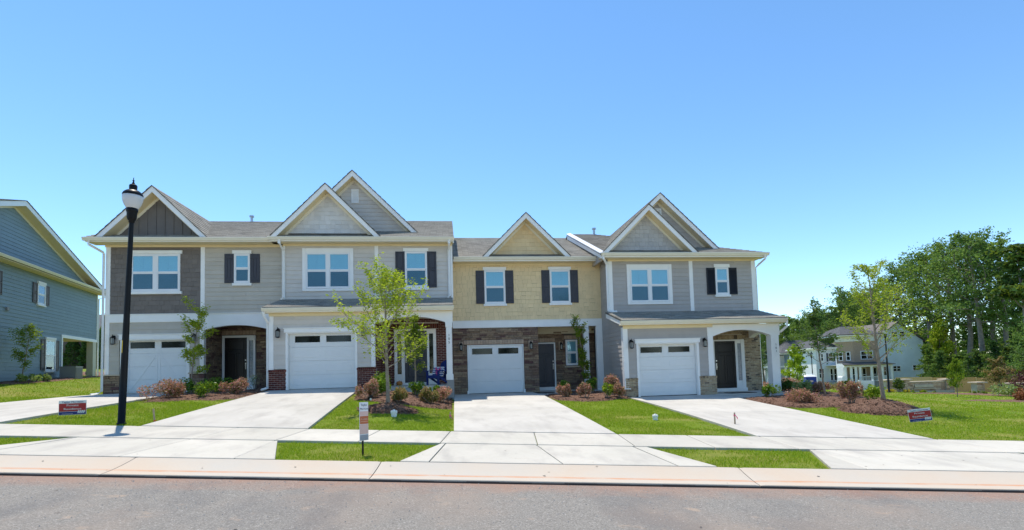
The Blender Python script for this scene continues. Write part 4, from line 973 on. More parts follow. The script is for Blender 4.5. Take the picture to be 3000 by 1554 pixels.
# street gutter: rolled concrete, cut in long bays
gut = structure('street_gutter', 'clay-stained concrete gutter along the asphalt')
gu = [-30, -24, -18, -12.2, -5.72, -2.02, 3.35, 9.4, 15.5, 22, 30]
for a, b in zip(gu, gu[1:]): slab('gutter_slab', uvq(a, b, 7.29, 7.985), gut, 'gutter', 8, 9, 0, .25, .009)
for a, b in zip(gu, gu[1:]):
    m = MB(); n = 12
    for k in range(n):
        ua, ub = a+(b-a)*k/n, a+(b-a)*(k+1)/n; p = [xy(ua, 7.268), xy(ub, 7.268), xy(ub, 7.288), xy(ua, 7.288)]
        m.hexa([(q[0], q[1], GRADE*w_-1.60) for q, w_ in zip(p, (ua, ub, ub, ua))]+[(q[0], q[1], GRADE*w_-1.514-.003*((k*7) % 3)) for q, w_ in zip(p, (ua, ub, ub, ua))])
    link('dark_lip_strip', m.mesh('dark_lip_strip', 'dark_gap'), gut)  # added dark strip: shade and grime of the lip face put into its colour
# pavement
wk = structure('sidewalk', 'pale concrete sidewalk crossing the driveways')
su = [-30, -26, -22, -18, -14.6, -11.4, -8.1, -5.95, -4.42, -2.9, -1.38, .42, 2.22, 3.7, 5.25, 7.1, 9.05, 10.9, 12.7, 14.5, 18, 22, 26]
for a, b in zip(su, su[1:]): slab('sidewalk_slab', uvq(a, b, 9.775, 11.375), wk, 'concrete_old', n=4, m=3, top=.016)
# driveways: X bands up to the garages, aprons flaring to the street
def driveway(label, xl, xr, yl, yr, ytop, aprons, ysplit, xtl=None, xtr=None):
    d = structure('driveway', label); xtl = xl if xtl is None else xtl; xtr = xr if xtr is None else xtr
    ys = [0]+ysplit+[1]; bl, br = Vector((xl, yl)), Vector((xr, yr)); tl, tr = Vector((xtl, ytop)), Vector((xtr, ytop))
    for a, b in zip(ys, ys[1:]):
        slab('driveway_slab', [bl.lerp(tl, a), br.lerp(tr, a), br.lerp(tr, b), bl.lerp(tl, b)], d, n=6, m=8, top=.03)
    for (u0, u1, w0, w1) in aprons: slab('apron_slab', [xy(u0, 7.995), xy(u1, 7.995), xy(w1, 9.77), xy(w0, 9.77)], d, 'concrete_old', n=5, m=4, top=.006)
    return d
def yat(x, v=11.385): return (v-x*SY)/CY
driveway('concrete driveway of the dark taupe townhouse at far left', -13.55, -9.85, yat(-13.55), yat(-9.85), 22.3, [(-17.3, -15.3, -15.9, -15.3), (-15.3, -13, -15.3, -13), (-13, -11.3, -13, -11.4), (-11.3, -10.0, -11.4, -11.35)], [.5], -13.5, -9.8)
driveway('concrete driveway in front of the red brick entry townhouse', -6.68, -3.10, yat(-6.68), yat(-3.10), 20.5, [(-8.9, -8.2, -8.12, -8.09), (-8.2, -6.0, -8.09, -6.0), (-6.0, -4.25, -6.0, -4.42), (-4.25, -3.62, -4.42, -4.38)], [.42, .80], -6.74, -3.40)
driveway('concrete driveway in front of the straw-yellow townhouse', .02, 3.50, yat(.02), yat(3.5), 23.34, [(-1.75, -1.30, -1.36, -1.28), (-1.30, .72, -1.28, .40), (.72, 2.45, .40, 2.18), (2.45, 3.05, 2.18, 2.42)], [.40, .74], .10, 3.62)
driveway('concrete driveway of the mid-grey end townhouse', 6.50, 10.28, yat(6.5), yat(10.28), 20.45, [(4.75, 5.3, 5.42, 5.5), (5.3, 7.4, 5.5, 7.3), (7.4, 9.4, 7.3, 9.1), (9.4, 10.1, 9.1, 9.2)], [.45, .80], 7.0, 10.95)
wp = structure('walkway', 'short concrete walk to the red brick porch'); slab('walkway_slab', [(-3.39, 19.1), (-.75, 19.1), (-.75, 20.28), (-3.39, 20.28)], wp, top=.015)
wp = structure('walkway', 'concrete walk beside the yellow townhouse garage'); slab('walkway_slab', [(3.63, 20.9), (5.0, 21.3), (5.0, 22.95), (3.63, 22.95)], wp)
wp = structure('walkway', 'concrete walk in front of the tan brick porch'); slab('walkway_slab', [(10.96, 19.0), (13.75, 19.75), (14.1, 20.2), (10.96, 20.2)], wp, top=.012)

# planting beds: bark mulch sheets with loose chips
def spline_closed(pts, k=5):
    out = []; n = len(pts)
    for i in range(n):
        p0, p1, p2, p3 = [Vector(pts[(i+j-1) % n]) for j in range(4)]
        for s in range(k):
            t = s/k; out.append(.5*((2*p1)+(p2-p0)*t+(2*p0-5*p1+4*p2-p3)*t*t+(3*p1-p0-3*p2+p3)*t**3))
    return [(p.x, p.y) for p in out]
def inside(P, poly):
    x, y = P[:, 0], P[:, 1]; r = np.zeros(len(P), bool); n = len(poly)
    for i in range(n):
        x1, y1 = poly[i]; x2, y2 = poly[(i+1) % n]
        c = ((y1 > y) != (y2 > y)); r ^= c & (x < (x2-x1)*(y-y1)/((y2-y1) if y2 != y1 else 1e-9)+x1)
    return r
BEDS = []
def bed(label, poly, chips=1500, seed=0, cell=.16):
    BEDS.append(poly); rg = np.random.default_rng(seed)
    xs = [p[0] for p in poly]; ys = [p[1] for p in poly]; m = MB(); idx = {}
    def dist_edge(x, y):
        d = 9
        for i in range(len(poly)):
            a, b = Vector(poly[i]), Vector(poly[(i+1) % len(poly)]); p = Vector((x, y)); ab = b-a
            t = max(0, min(1, (p-a).dot(ab)/max(1e-9, ab.length_squared))); d = min(d, (p-a-ab*t).length)
        return d
    def vid(x, y, edge):
        k = (round(x, 4), round(y, 4))
        if k not in idx:
            d = 0 if edge else min(1, dist_edge(x, y)/.25)
            idx[k] = len(m.v); m.v.append((x, y, Hm(x, y)-.03+.05*d+(float(rg.random())*.035 if d > .3 else 0)))
        return idx[k]
    x = min(xs)
    while x < max(xs):
        y = min(ys)
        while y < max(ys):
            p = list(poly)
            for (nx, ny, c) in ((-1, 0, -x), (1, 0, x+cell), (0, -1, -y), (0, 1, y+cell)):
                p = clip(p, nx, ny, c)
                if len(p) < 3: break
            if len(p) >= 3 and area(p) > 1e-5:
                f = []
                for q in p:
                    on = abs(q[0]-x) < 1e-6 or abs(q[0]-x-cell) < 1e-6 or abs(q[1]-y) < 1e-6 or abs(q[1]-y-cell) < 1e-6
                    i = vid(q[0], q[1], False)
                    if not f or (f[-1] != i and f[0] != i): f.append(i)
                if len(f) >= 3: m.f.append(tuple(f)); m.mi.append(0)
            y += cell
        x += cell
    o = solo('mulch_bed', m, 'mulch', label, kind='structure')
    P = np.stack([rg.uniform(min(xs), max(xs), chips*3), rg.uniform(min(ys), max(ys), chips*3)], 1); P = P[inside(P, poly)][:chips]
    c = MB()
    for (px, py) in P:
        z = Hm(px, py)+.015+rg.random()*.03; t = rg.random()*6.28; L, w = rg.uniform(.02, .055), rg.uniform(.006, .014); tl = rg.uniform(-.4, .4)
        dx, dy = math.cos(t), math.sin(t); c.add([(px-dx*L-dy*w, py-dy*L+dx*w, z-tl*L), (px-dx*L+dy*w, py-dy*L-dx*w, z-tl*L+.006), (px+dx*L+dy*w, py+dy*L-dx*w, z+tl*L+.006), (px+dx*L-dy*w, py+dy*L+dx*w, z+tl*L)], [(0, 1, 2, 3)])
    k = link('bark_chips', c.mesh('bark_chips', 'mulch'), o); k['kind'] = 'stuff'
    return o
bed('bark mulch bed between the two left driveways', [(-9.78, 18.6), (-9.45, 17.35), (-8.9, 17.4), (-8.2, 17.85), (-7.4, 17.55), (-6.9, 17.9), (-6.72, 19.4), (-6.76, 22.3), (-9.78, 22.3)], 2200, 1)
bed('bark mulch bed in front of the red brick porch', [(-3.28, 19.05), (-3.06, 16.9), (-2.5, 16.55), (-1.9, 15.95), (-1.0, 15.9), (.0, 16.35), (.02, 20.25), (-.72, 20.25), (-.72, 19.05)], 2600, 2)
bed('round bark mulch ring under the young tree by the second driveway', [(-1.75+.85*math.cos(t*.3927), 14.75+.7*math.sin(t*.3927)) for t in range(16)], 900, 3, .12)
bed('bark mulch bed in front of the yellow townhouse porch', [(3.68, 20.85), (3.75, 18.7), (4.55, 17.95), (5.35, 18.0), (6.6, 18.9), (6.85, 20.2), (6.85, 23.0), (5.05, 23.0), (5.05, 21.25)], 2200, 4)
bed('long bark mulch bed right of the grey end townhouse', [(10.97, 18.9), (10.85, 17.6), (10.72, 16.3), (11.3, 15.98), (12.5, 15.98), (13.4, 16.1), (14.9, 16.6), (16.0, 17.8), (16.3, 19.2), (15.5, 20.2), (15.4, 22.5), (13.95, 22.5), (14.1, 20.1), (13.75, 19.65)], 4200, 5)
bed('mounded bark mulch ring under the right-hand young tree', [(13.3+1.35*math.cos(t*.3927), 14.95+1.05*math.sin(t*.3927)) for t in range(16)], 1800, 6, .12)
bed('dark mulch strip along the blue-grey house wall', [(-20.2, 25.2), (-19.2, 25.6), (-19.6, 28.6), (-21.6, 36.0), (-22.1, 36.3), (-21.6, 33.0)], 400, 7, .3)
bed('bare reddish mulch bank behind the blue-grey house', [(-27, 37.5), (-22.6, 37.2), (-21, 39), (-20.5, 46), (-26, 48), (-31, 44)], 300, 9, .6)
bed('dark mulch border below the stone entrance wall', [(28.6, 27.2), (34.0, 25.6), (44, 26.5), (46, 34.2), (42.6, 38.5), (37.5, 38.3), (34.6, 37.0), (38.6, 36.9), (40.5, 33.0), (38.5, 29.0), (34, 28.4)], 500, 8, .6)

# ------------------------------------------------------------------ grass blades
CONC = [[xy(-30, 7.9), xy(30, 7.9), xy(30, 8.0), xy(-30, 8.0)], uvq(-30, 30, 9.76, 11.40),
        [(-13.58, 10), (-9.82, 10), (-9.77, 22.5), (-13.55, 22.5)], [(-6.72, 10), (-3.06, 10), (-3.36, 20.6), (-6.8, 20.6)], [(-.03, 10), (3.54, 10), (3.68, 23.3), (.05, 23.3)], [(6.44, 10), (10.32, 10), (11.0, 20.5), (6.95, 20.5)],
        [xy(-9.0, 7.9), xy(-3.55, 7.9), xy(-4.34, 9.8), xy(-8.18, 9.8)], [xy(-1.85, 7.9), xy(3.15, 7.9), xy(2.48, 9.8), xy(-1.4, 9.8)], [xy(4.65, 7.9), xy(10.2, 7.9), xy(9.25, 9.8), xy(5.38, 9.8)], [xy(-17.4, 7.9), xy(-9.9, 7.9), xy(-11.3, 9.8), xy(-15.9, 9.8)]]
def grass(label, regions, seed):
    rg = np.random.default_rng(seed); V = []; n0 = 0
    for (u0, u1, v0, v1, dens, hgt, wid) in regions:
        n = int((u1-u0)*(v1-v0)*dens); U, Vv = rg.uniform(u0, u1, n), rg.uniform(v0, v1, n)
        P = np.stack([U*CY+Vv*SY, -U*SY+Vv*CY], 1); ok = np.ones(n, bool)
        J = P+rg.normal(0, .022, P.shape)+.03*np.sin(P[:, ::-1]*9)
        for q in CONC+BEDS: ok &= ~inside(J, q)
        # thinner where the turf is bare
        b = np.sin(P[:, 0]*1.9+1.3*np.sin(P[:, 1]*1.1))*np.sin(P[:, 1]*1.7+2*np.sin(P[:, 0]*.8)); ok &= ~((b > .72) & (rg.random(n) < .7))
        for (bx, by, rx, ry) in BARE: ok &= ~((((P[:, 0]-bx)/rx)**2+((P[:, 1]-by)/ry)**2 < 1) & (rg.random(n) < .85))
        P = P[ok]; n = len(P); z = np.array([Hm(a, c) for a, c in P])-.037
        t = rg.uniform(0, 6.28, n); w = wid*rg.uniform(.7, 1.3, n); h = hgt*rg.uniform(.5, 1.25, n); lx, ly = rg.normal(0, .45, n)*h, rg.normal(0, .45, n)*h
        a = np.stack([P[:, 0]-np.cos(t)*w, P[:, 1]-np.sin(t)*w, z], 1); c = np.stack([P[:, 0]+np.cos(t)*w, P[:, 1]+np.sin(t)*w, z], 1); e = np.stack([P[:, 0]+lx, P[:, 1]+ly, z+h], 1)
        V.append(np.stack([a, c, e], 1).reshape(-1, 3))
    V = np.concatenate(V); n = len(V)//3
    me = bpy.data.meshes.new('grass'); me.vertices.add(len(V)); me.vertices.foreach_set('co', V.ravel()); me.loops.add(3*n); me.loops.foreach_set('vertex_index', np.arange(3*n, dtype=np.int32))
    me.polygons.add(n); me.polygons.foreach_set('loop_start', np.arange(0, 3*n, 3, dtype=np.int32)); me.polygons.foreach_set('loop_total', np.full(n, 3, np.int32)); me.materials.append(M['grass']); me.update(); me.validate()
    return tag(link('grass', me), label, 'grass', kind='stuff')
BARE = [(5.6, 13.2, .95, .40), (6.15, 12.35, .5, .5), (5.0, 13.9, .6, .25), (-2.4, 13.6, .5, .3), (-.75, 13.2, .3, .18), (-1.6, 13.3, .9, .35), (4.7, 8.7, .5, .2), (16, 13, 1.2, .3), (19, 15, 1.6, .4), (15.2, 11.8, .8, .25)]
grass('mown green grass blades on the townhouse lawns', [(-14, 13, 7.99, 9.78, 1900, .05, .0042), (-16, 9.2, 11.38, 16, 1500, .05, .005), (-14, 9, 16, 20, 800, .05, .006), (9, 17, 11.38, 17.5, 1000, .045, .0055), (17, 26, 11.38, 26, 240, .05, .009), (9, 17, 17.5, 26, 260, .05, .009), (-34, -14, 11.38, 20, 260, .055, .009), (-34, -14, 20, 36, 120, .06, .012), (14, 48, 26, 46, 60, .06, .016)], 77)

def grit():
    rg = np.random.default_rng(5); m = MB()
    for k in range(1500):
        u = rg.uniform(-9, 9); v = 7.25-abs(rg.normal(0, .9)) if k < 1100 else rg.uniform(4.5, 7.2); r = rg.uniform(.003, .011); x, y = xy(u, v); z = GRADE*u-1.540+r*.5
        a = rg.random()*6.28; c, s = math.cos(a)*r, math.sin(a)*r
        m.add([(x+c, y+s, z-r*.5), (x-s, y+c, z-r*.5), (x-c, y-s, z-r*.5), (x+s, y-c, z-r*.5), (x+c*.2, y+s*.2, z+r*.6)], [(0, 1, 4), (1, 2, 4), (2, 3, 4), (3, 0, 4)])
    tag(link('road_grit', m.mesh('road_grit', 'foundation')), 'loose pale grit scattered on the asphalt', 'grit', kind='stuff')
grit()

def litter():
    rg = np.random.default_rng(15); m = MB()
    for k in range(170):
        u = rg.uniform(-10, 11); v = rg.uniform(4.8, 15); x, y = xy(u, v); r = rg.uniform(.008, .03); a = rg.random()*6.28; w = r*rg.uniform(.15, .6); c, s = math.cos(a), math.sin(a); z = H(x, y)+.006
        m.add([(x-c*r, y-s*r, z), (x-s*w, y+c*w, z+.004), (x+c*r, y+s*r, z+.002), (x+s*w, y-c*w, z+.004)], [(0, 1, 2, 3)])
    tag(link('leaf_litter', m.mesh('leaf_litter', 'bark_dark')), 'dry leaf bits and twigs lying on the paving', 'leaf litter', kind='stuff')
litter()

# ================================================================== plants
def leaves_mesh(name, C, L, Wd, mat, seed=0, flat=.35, droop=0.):
    """one folded diamond leaf at every centre in C (n,3)"""
    rg = np.random.default_rng(seed); n = len(C); L = L*rg.uniform(.65, 1.3, n); Wd = Wd*rg.uniform(.65, 1.3, n)
    d = rg.normal(0, 1, (n, 3)); d[:, 2] = d[:, 2]*flat-droop; d /= np.linalg.norm(d, axis=1)[:, None]
    k = rg.normal(0, 1, (n, 3)); k[:, 2] *= .8; s = np.cross(d, k); s /= np.linalg.norm(s, axis=1)[:, None]+1e-9; nn = np.cross(d, s)
    a = C-d*L[:, None]*.5; b = C+d*L[:, None]*.5; m1 = C+s*Wd[:, None]*.5+nn*Wd[:, None]*.12; m2 = C-s*Wd[:, None]*.5+nn*Wd[:, None]*.12
    V = np.stack([a, m1, b, m2], 1).reshape(-1, 3); me = bpy.data.meshes.new(name)
    me.vertices.add(4*n); me.vertices.foreach_set('co', V.ravel()); me.loops.add(4*n); me.loops.foreach_set('vertex_index', np.arange(4*n, dtype=np.int32))
    me.polygons.add(n); me.polygons.foreach_set('loop_start', np.arange(0, 4*n, 4, dtype=np.int32)); me.polygons.foreach_set('loop_total', np.full(n, 4, np.int32))
    me.materials.append(M[mat]); me.update(); me.validate(); return me
def limb(p, d, L, r0, r1, rg, n=5, wob=.12, up=0.):
    pts = [Vector(p)]; d = Vector(d).normalized()
    for i in range(n):
        d = (d+Vector((rg.gauss(0, wob), rg.gauss(0, wob), rg.gauss(0, wob)+up))).normalized(); pts.append(pts[-1]+d*(L/n))
    return pts, [r0+(r1-r0)*i/n for i in range(n+1)]
def young_tree(label, x, y, h, rt, crown0, spread, nb, leafmat, leaf, perc, seed, cat='tree', group='young trees in the beds', name='young_tree', lean=(0, 0), z=None, prof=None, fork=True, up=.08, rise=(.5, 1.0), lastup=1., bark='bark', extra=0):
    """nursery tree: leader, scaffold limbs with twigs, leaves in loose tufts along the twigs.
    prof(t) scales the spread with the height fraction t of the crown"""
    rg = random.Random(seed); nr = np.random.default_rng(seed); z = Hm(x, y)-.03 if z is None else z
    th = thing(name, label, cat, (x, y, z), group); m = MB(); C = []
    n = 12; tp = []; px, py = x, y
    for i in range(n+1):
        t = i/n; tp.append(Vector((x+lean[0]*t+(rg.uniform(-.02, .02)*h*.12 if 0 < i else 0), y+lean[1]*t+(rg.uniform(-.02, .02)*h*.12 if 0 < i else 0), z+h*t)))
    m.tube(tp, [rt*(1-t/n)**.8+.006+(rt*.5 if t == 0 else 0) for t in range(n+1)], 8)
    prof = prof or (lambda t: math.sin(math.pi*(.16+.8*t))**.8)
    def tuft(p, k, r):
        for _ in range(k): C.append((p.x+rg.gauss(0, r), p.y+rg.gauss(0, r), p.z+rg.gauss(0, r*.8)))
    for b in range(nb):
        t = crown0+(1-crown0)*((b+rg.random())/nb)*.97; i = min(n-1, int(t*n)); p = tp[i].lerp(tp[i+1], t*n-i)
        a = b*2.4+rg.uniform(-.5, .5); tt = (t-crown0)/(1-crown0); L = spread*prof(tt)*rg.uniform(.75, 1.2)
        pts, rs = limb(p, (math.cos(a), math.sin(a), rg.uniform(*rise)*(1+.8*tt)), L, rt*.27*(1-.6*tt)+.003, .004, rg, 6, .13, up); m.tube(pts, rs, 5, False)
        for j in range(2, 7):
            q = pts[j]
            for s in range(2 if fork else 1):
                if rg.random() < .8:
                    dv = (pts[j]-pts[j-1]).normalized()+Vector((rg.gauss(0, .6), rg.gauss(0, .6), rg.gauss(.1, .4)))
                    tw, tr = limb(q, dv, L*rg.uniform(.18, .38), .005, .002, rg, 3, .2, up); m.tube(tw, tr, 3, False)
                    for w in tw[1:]: tuft(w, perc, leaf*1.0)
            tuft(q, max(1, perc//2), leaf*.9)
        tuft(pts[-1], perc*2, leaf*1.1)
    tuft(tp[-1], perc*3, leaf*1.2)
    link('trunk', m.mesh('trunk', bark, True), th, loc=(-x, -y, -z))
    link('crown', leaves_mesh('crown', np.array(C), leaf*1.5, leaf*.62, leafmat, seed), th, loc=(-x, -y, -z)); return th
def shrub(label, x, y, w, h, leafmat, leaf=.04, n=1500, seed=0, group=None, name='shrub', lump=.22, z=None, cat='shrub', spiky=0., second=None):
    rg = np.random.default_rng(seed); z = Hm(x, y)-.01 if z is None else z
    th = thing(name, label, cat, (x, y, z), group); r = w/2
    # lumpy dome: several overlapping clumps, denser toward the surface
    k = 9; cc = np.stack([rg.normal(0, .42, k)*r, rg.normal(0, .42, k)*r, rg.uniform(.30, .66, k)*h], 1); cr = rg.uniform(.38, .60, k)*min(r, h*.75)
    d = rg.normal(0, 1, (n, 3)); d /= np.linalg.norm(d, axis=1)[:, None]; i = rg.integers(0, k, n)
    C = cc[i]+d*(cr[i]*rg.uniform(.35, 1.08, n)**.6)[:, None]*np.array([1, 1, .9]); low = C[:, 2] < .03; C[low, 2] = rg.uniform(.03, h*.4, low.sum())
    if spiky:
        s = rg.random(n) < .25; C[s, 2] += rg.uniform(0, spiky, s.sum())
    top = C[:, 2].max(); C[:, 2] *= h/top; q = np.abs(C[:, 0]).max(); C[:, :2] *= r/q*1.05
    m = MB(); g = random.Random(seed)
    for b in range(9):
        a = b*.7; pts, rs = limb((0, 0, -.03), (math.cos(a)*.7, math.sin(a)*.7, 1), h*.75, .011, .004, g, 4, .2); m.tube(pts, rs, 4, False)
    link('stems', m.mesh('stems', 'bark'), th)
    if second:
        s = rg.random(n) < second[1]; link('new_growth', leaves_mesh('new_growth', C[s], leaf*1.5, leaf*.75, second[0], seed+5, .8), th)['kind'] = 'stuff'; C = C[~s]
    link('foliage', leaves_mesh('foliage', C, leaf*1.5, leaf*.75, leafmat, seed, .8), th); return th

RED, GREEN = 'russet shrubs in the beds', 'green shrubs in the beds'
def red(l, x, y, w, h, s, m='leaf_red', n=1700): return shrub(l, x, y, w*1.08, h*1.06, m, .045, int(n*1.5), s, RED, 'barberry_shrub', spiky=.10, second=('leaf_olive', .32))
def grn(l, x, y, w, h, s, m='leaf_glossy', n=900, leaf=.05): return shrub(l, x, y, w, h, m, leaf, n, s, GREEN, 'holly_shrub', second=('leaf_lime', .10))
# left bed
red('wide russet shrub at the tip of the bed by the taupe garage', -9.2, 18.3, 1.30, .66, 1); red('rounded russet shrub at the right end of the left bed', -7.42, 19.15, .92, .60, 2)
grn('bright green shrub beside the taupe garage door', -9.35, 20.2, .80, .60, 3); grn('glossy green shrub in front of its neighbour in the left bed', -8.1, 18.4, .74, .56, 4); grn('green shrub left of the rounded russet one before the dark door', -8.45, 20.4, .84, .60, 5)
# bed at 105
red('russet shrub beside the second driveway with a small spotlight under it', -2.62, 17.0, .68, .66, 6); red('olive-brown shrub right of the slender trunk', -1.58, 16.2, .52, .50, 7, 'leaf_olive')
red('spreading olive-russet shrub at the front of the porch bed', -.65, 16.95, .72, .56, 8, 'leaf_olive'); red('russet shrub at the corner of the porch bed by the grey pier', -.32, 17.9, .64, .58, 9)
grn('green shrub right behind the russet one by the second driveway', -2.22, 17.7, .56, .58, 10); grn('dark green shrub against the low brick wall', -2.5, 18.65, .70, .74, 11); grn('round green shrub under the small dense tree', -1.22, 18.45, .58, .52, 12); grn('green shrub below the blue chair', -.55, 18.7, .52, .52, 13)
# bed at the yellow house
red('russet shrub left in the yellow townhouse bed', 4.2, 19.2, .62, .54, 14); red('russet shrub in the middle of the yellow townhouse bed', 4.85, 18.7, .54, .58, 15); red('tall russet shrub against the grey corner board', 6.2, 19.9, .66, .80, 16); red('russet shrub next to the tan brick base', 6.12, 18.8, .54, .58, 17)
shrub('lime-yellow shrub with pale leaf tips before the grey corner', 5.6, 18.6, .48, .58, 'leaf_lime', .06, 420, 18, GREEN, 'laurel_shrub', second=('leaf_glossy', .3)); grn('small green shrub at the foot of the white porch post', 5.55, 20.6, .55, .66, 19, n=600); grn('small green shrub behind the left russet one by the porch', 4.45, 20.4, .44, .60, 20, n=500)
# right bed
grn('small round green shrub in front of the white corner column', 12.05, 18.75, .58, .56, 21); shrub('dark spiky clump beside the corner column', 13.9, 20.5, .56, .58, 'leaf_dark', .10, 500, 22, GREEN, 'grass_clump', spiky=.1)
shrub('wide pale green shrub right of the corner column', 14.1, 19.7, 1.0, .58, 'leaf_pale', .055, 1500, 23, GREEN, 'abelia_shrub', spiky=.08); red('low russet shrub at the front of the right bed', 12.1, 17.05, .92, .52, 24); red('russet shrub behind the dark slender tree', 14.95, 19.95, .74, .50, 25); red('large russet shrub near the lime one in the right bed', 13.6, 16.6, .84, .78, 26, n=2200)
shrub('lime-yellow shrub beside the right-hand young tree trunk', 14.8, 17.15, .66, .60, 'leaf_lime', .075, 420, 27, GREEN, 'laurel_shrub', second=('leaf_glossy', .45))
red('reddish shrub seen through the arched corner porch', 16.2, 23.6, .9, .62, 28)
shrub('thin silvery plant by the dark front door', -7.55, 21.3, .40, .62, 'leaf_silver', .035, 260, 29, GREEN, 'potted_plant')

# young trees
young_tree('slender young tree with bright leaves in front of the brick porch', -1.81, 15.32, 3.62, .050, .30, 2.05, 30, 'leaf_bright', .064, 6, 101, lean=(-.05, 0), prof=lambda t: max(.26, 1.0-.74*t)*(.6+.4*min(1, t*5)), rise=(.38, .8))
young_tree('small dense tree with dark drooping leaves before the grey front door', -1.25, 18.65, 2.75, .026, .30, .55, 17, 'leaf_mid', .062, 4, 102, prof=lambda t: (.55 if t < .12 else (1.0 if t < .55 else .35)), rise=(.4, .9))
young_tree('thin young tree with yellow-green tufts before the taupe garage corner', -9.86, 21.2, 3.2, .022, .22, .62, 16, 'leaf_bright', .062, 6, 103, lean=(.32, 0), prof=lambda t: .35+.75*math.sin(7.5*t+.6)**2, rise=(.2, .6))
young_tree('thin leaning tree with green tufts beside the yellow townhouse porch', 5.75, 21.6, 2.85, .020, .12, .46, 16, 'leaf_mid', .06, 7, 104, lean=(-.42, 0), prof=lambda t: (.7 if t < .55 else 1.1)*(.7+.3*math.sin(9*t)))
young_tree('taller young tree on a mulch mound at right', 13.82, 15.49, 4.40, .058, .28, 1.85, 28, 'leaf_bright', .058, 5, 105, prof=lambda t: max(.22, 1.0-.78*t)*(.6+.4*min(1, t*5)), rise=(.35, .8), lean=(-.25, 0))
young_tree('dark-leaved slender tree behind the right bed', 14.61, 19.17, 3.45, .033, .34, .78, 17, 'leaf_forest', .08, 4, 106, lean=(-.25, .1), prof=lambda t: .75+.35*math.sin(5*t+1))
young_tree('multi-stem young tree in front of the blue-grey house', -19.9, 26.9, 2.3, .024, .25, .80, 14, 'leaf_mid', .07, 4, 107, prof=lambda t: .6+.4*math.sin(3*t), lean=(.2, .2))

# ================================================================== street furniture and small things
def lamp_post(label, x, y, h, full=True, z=None):
    z = H(x, y)-.05 if z is None else z; th = thing('street_lamp', label, 'street lamp', (x, y, z), 'black street lamps')
    def lp(nm, prof, mat, n=20, sm=True): return link(nm, MB().lathe(prof, 0, 0, n).mesh(nm, mat, sm), th)
    s = h/5.55
    pole = lp('pole', [(.095, 0), (.095, .05), (.074, .06), (.072, 1.1), (.046, 4.52*s), (.046, 4.56*s)], 'black_metal', 16)
    lp('fitter', [(.05, 4.54*s), (.06, 4.56*s), (.06, 4.59*s), (.08, 4.61*s), (.098, 4.66*s), (.102, 4.77*s), (.108, 4.79*s), (.118, 4.82*s), (.118, 4.87*s), (.10, 4.885*s)], 'black_metal')
    lp('globe', [(.105, 4.87*s), (.125, 4.89*s), (.165, 4.96*s), (.193, 5.04*s), (.203, 5.11*s), (.20, 5.18*s)], 'globe', 40)
    lp('lamp_cap', [(.205, 5.165*s), (.207, 5.185*s), (.185, 5.235*s), (.14, 5.275*s), (.095, 5.30*s), (.075, 5.31*s), (.08, 5.33*s), (.082, 5.40*s), (.07, 5.42*s), (.035, 5.44*s), (.016, 5.49*s), (.012, 5.50*s), (.024, 5.515*s), (.024, 5.525*s), (.008, 5.535*s), (.009, 5.57*s), (.002, 5.60*s)], 'black_metal')
    if full:
        st = MB(); a0 = math.atan2(-y, -x)
        for k in range(4):
            t0, t1 = a0-1.15+k*.09, a0-1.15+(k+1)*.09
            r = .0695
            st.add([(r*math.cos(t0), r*math.sin(t0), 1.62), (r*math.cos(t1), r*math.sin(t1), 1.62), (r*math.cos(t1), r*math.sin(t1), 1.90), (r*math.cos(t0), r*math.sin(t0), 1.90)], [(0, 1, 2, 3)])
        o = link('sticker', st.mesh('sticker', 'sticker_yellow'), th)
    return th
lamp_post('black lamp post with white acorn globe beside the second driveway', -7.36, 12.74, 5.62).rotation_euler = (0, rad(1.9), 0)
lamp_post('far black lamp post behind the right-hand young tree', 34.77, 38.37, 5.4, False); lamp_post('black lamp post far off behind the slender dark tree', 47.5, 64.5, 5.4, False)

def yard_sign(label, x, y, w, h, zb, yaw, tilt):
    z = H(x, y)-.04; th = thing('yard_sign', label, 'sign', (x, y, z), 'red yard signs'); th.rotation_euler = (0, tilt, yaw)
    def sp(nm, mb, mat): return link(nm, mb.mesh(nm, mat), th)
    p = sp('panel', MB().box(-w/2, w/2, -.004, .004, zb, zb+h), 'sign_white')
    link('red_field', MB().box(-w/2+.006, w/2-.006, -.006, -.0045, zb+h*.24, zb+h*.80).mesh('red_field', 'sign_red'), p); link('blue_field', MB().box(-w/2+.006, w/2-.006, -.0062, -.0045, zb+.006, zb+h*.22).mesh('blue_field', 'sign_blue'), p)
    letters('Taylor Morrison', h*.16, p, 'sign_blue', (0, -.0075, zb+h*.89), sx=1.15); letters('Private', h*.20, p, 'sign_white', (0, -.0085, zb+h*.66), sx=1.25); letters('Residence', h*.20, p, 'sign_white', (0, -.0085, zb+h*.41), sx=1.25)
    letters('taylormorrison.com', h*.075, p, 'sign_white', (-w*.18, -.0085, zb+h*.085)); g = MB()
    for k in range(4):
        a = w*.20+k*w*.066; g.prism([(a-.012, zb+h*.10), (a+.012, zb+h*.10), (a+.030, zb+h*.30), (a+.006, zb+h*.30)], -.0088, -.0065).prism([(a-.014, zb+h*.16), (a+.030, zb+h*.16), (a+.034, zb+h*.20), (a-.010, zb+h*.20)], -.0090, -.0065)
    link('emblem', g.mesh('emblem', 'sign_white'), p)
    for sx in (-w*.3, w*.3): sp('wire_leg', MB().tube([(sx, .006, -.12), (sx, .006, zb+h*.5)], .004, 5), 'steel')
    return th
yard_sign('upright red and blue private residence sign left of the lamp post', -9.12, 13.89, .545, .345, .075, rad(14), 0)
yard_sign('tilted red and blue private residence sign right of the mulch mound', 12.40, 12.70, .50, .33, .06, rad(-30), rad(-8))

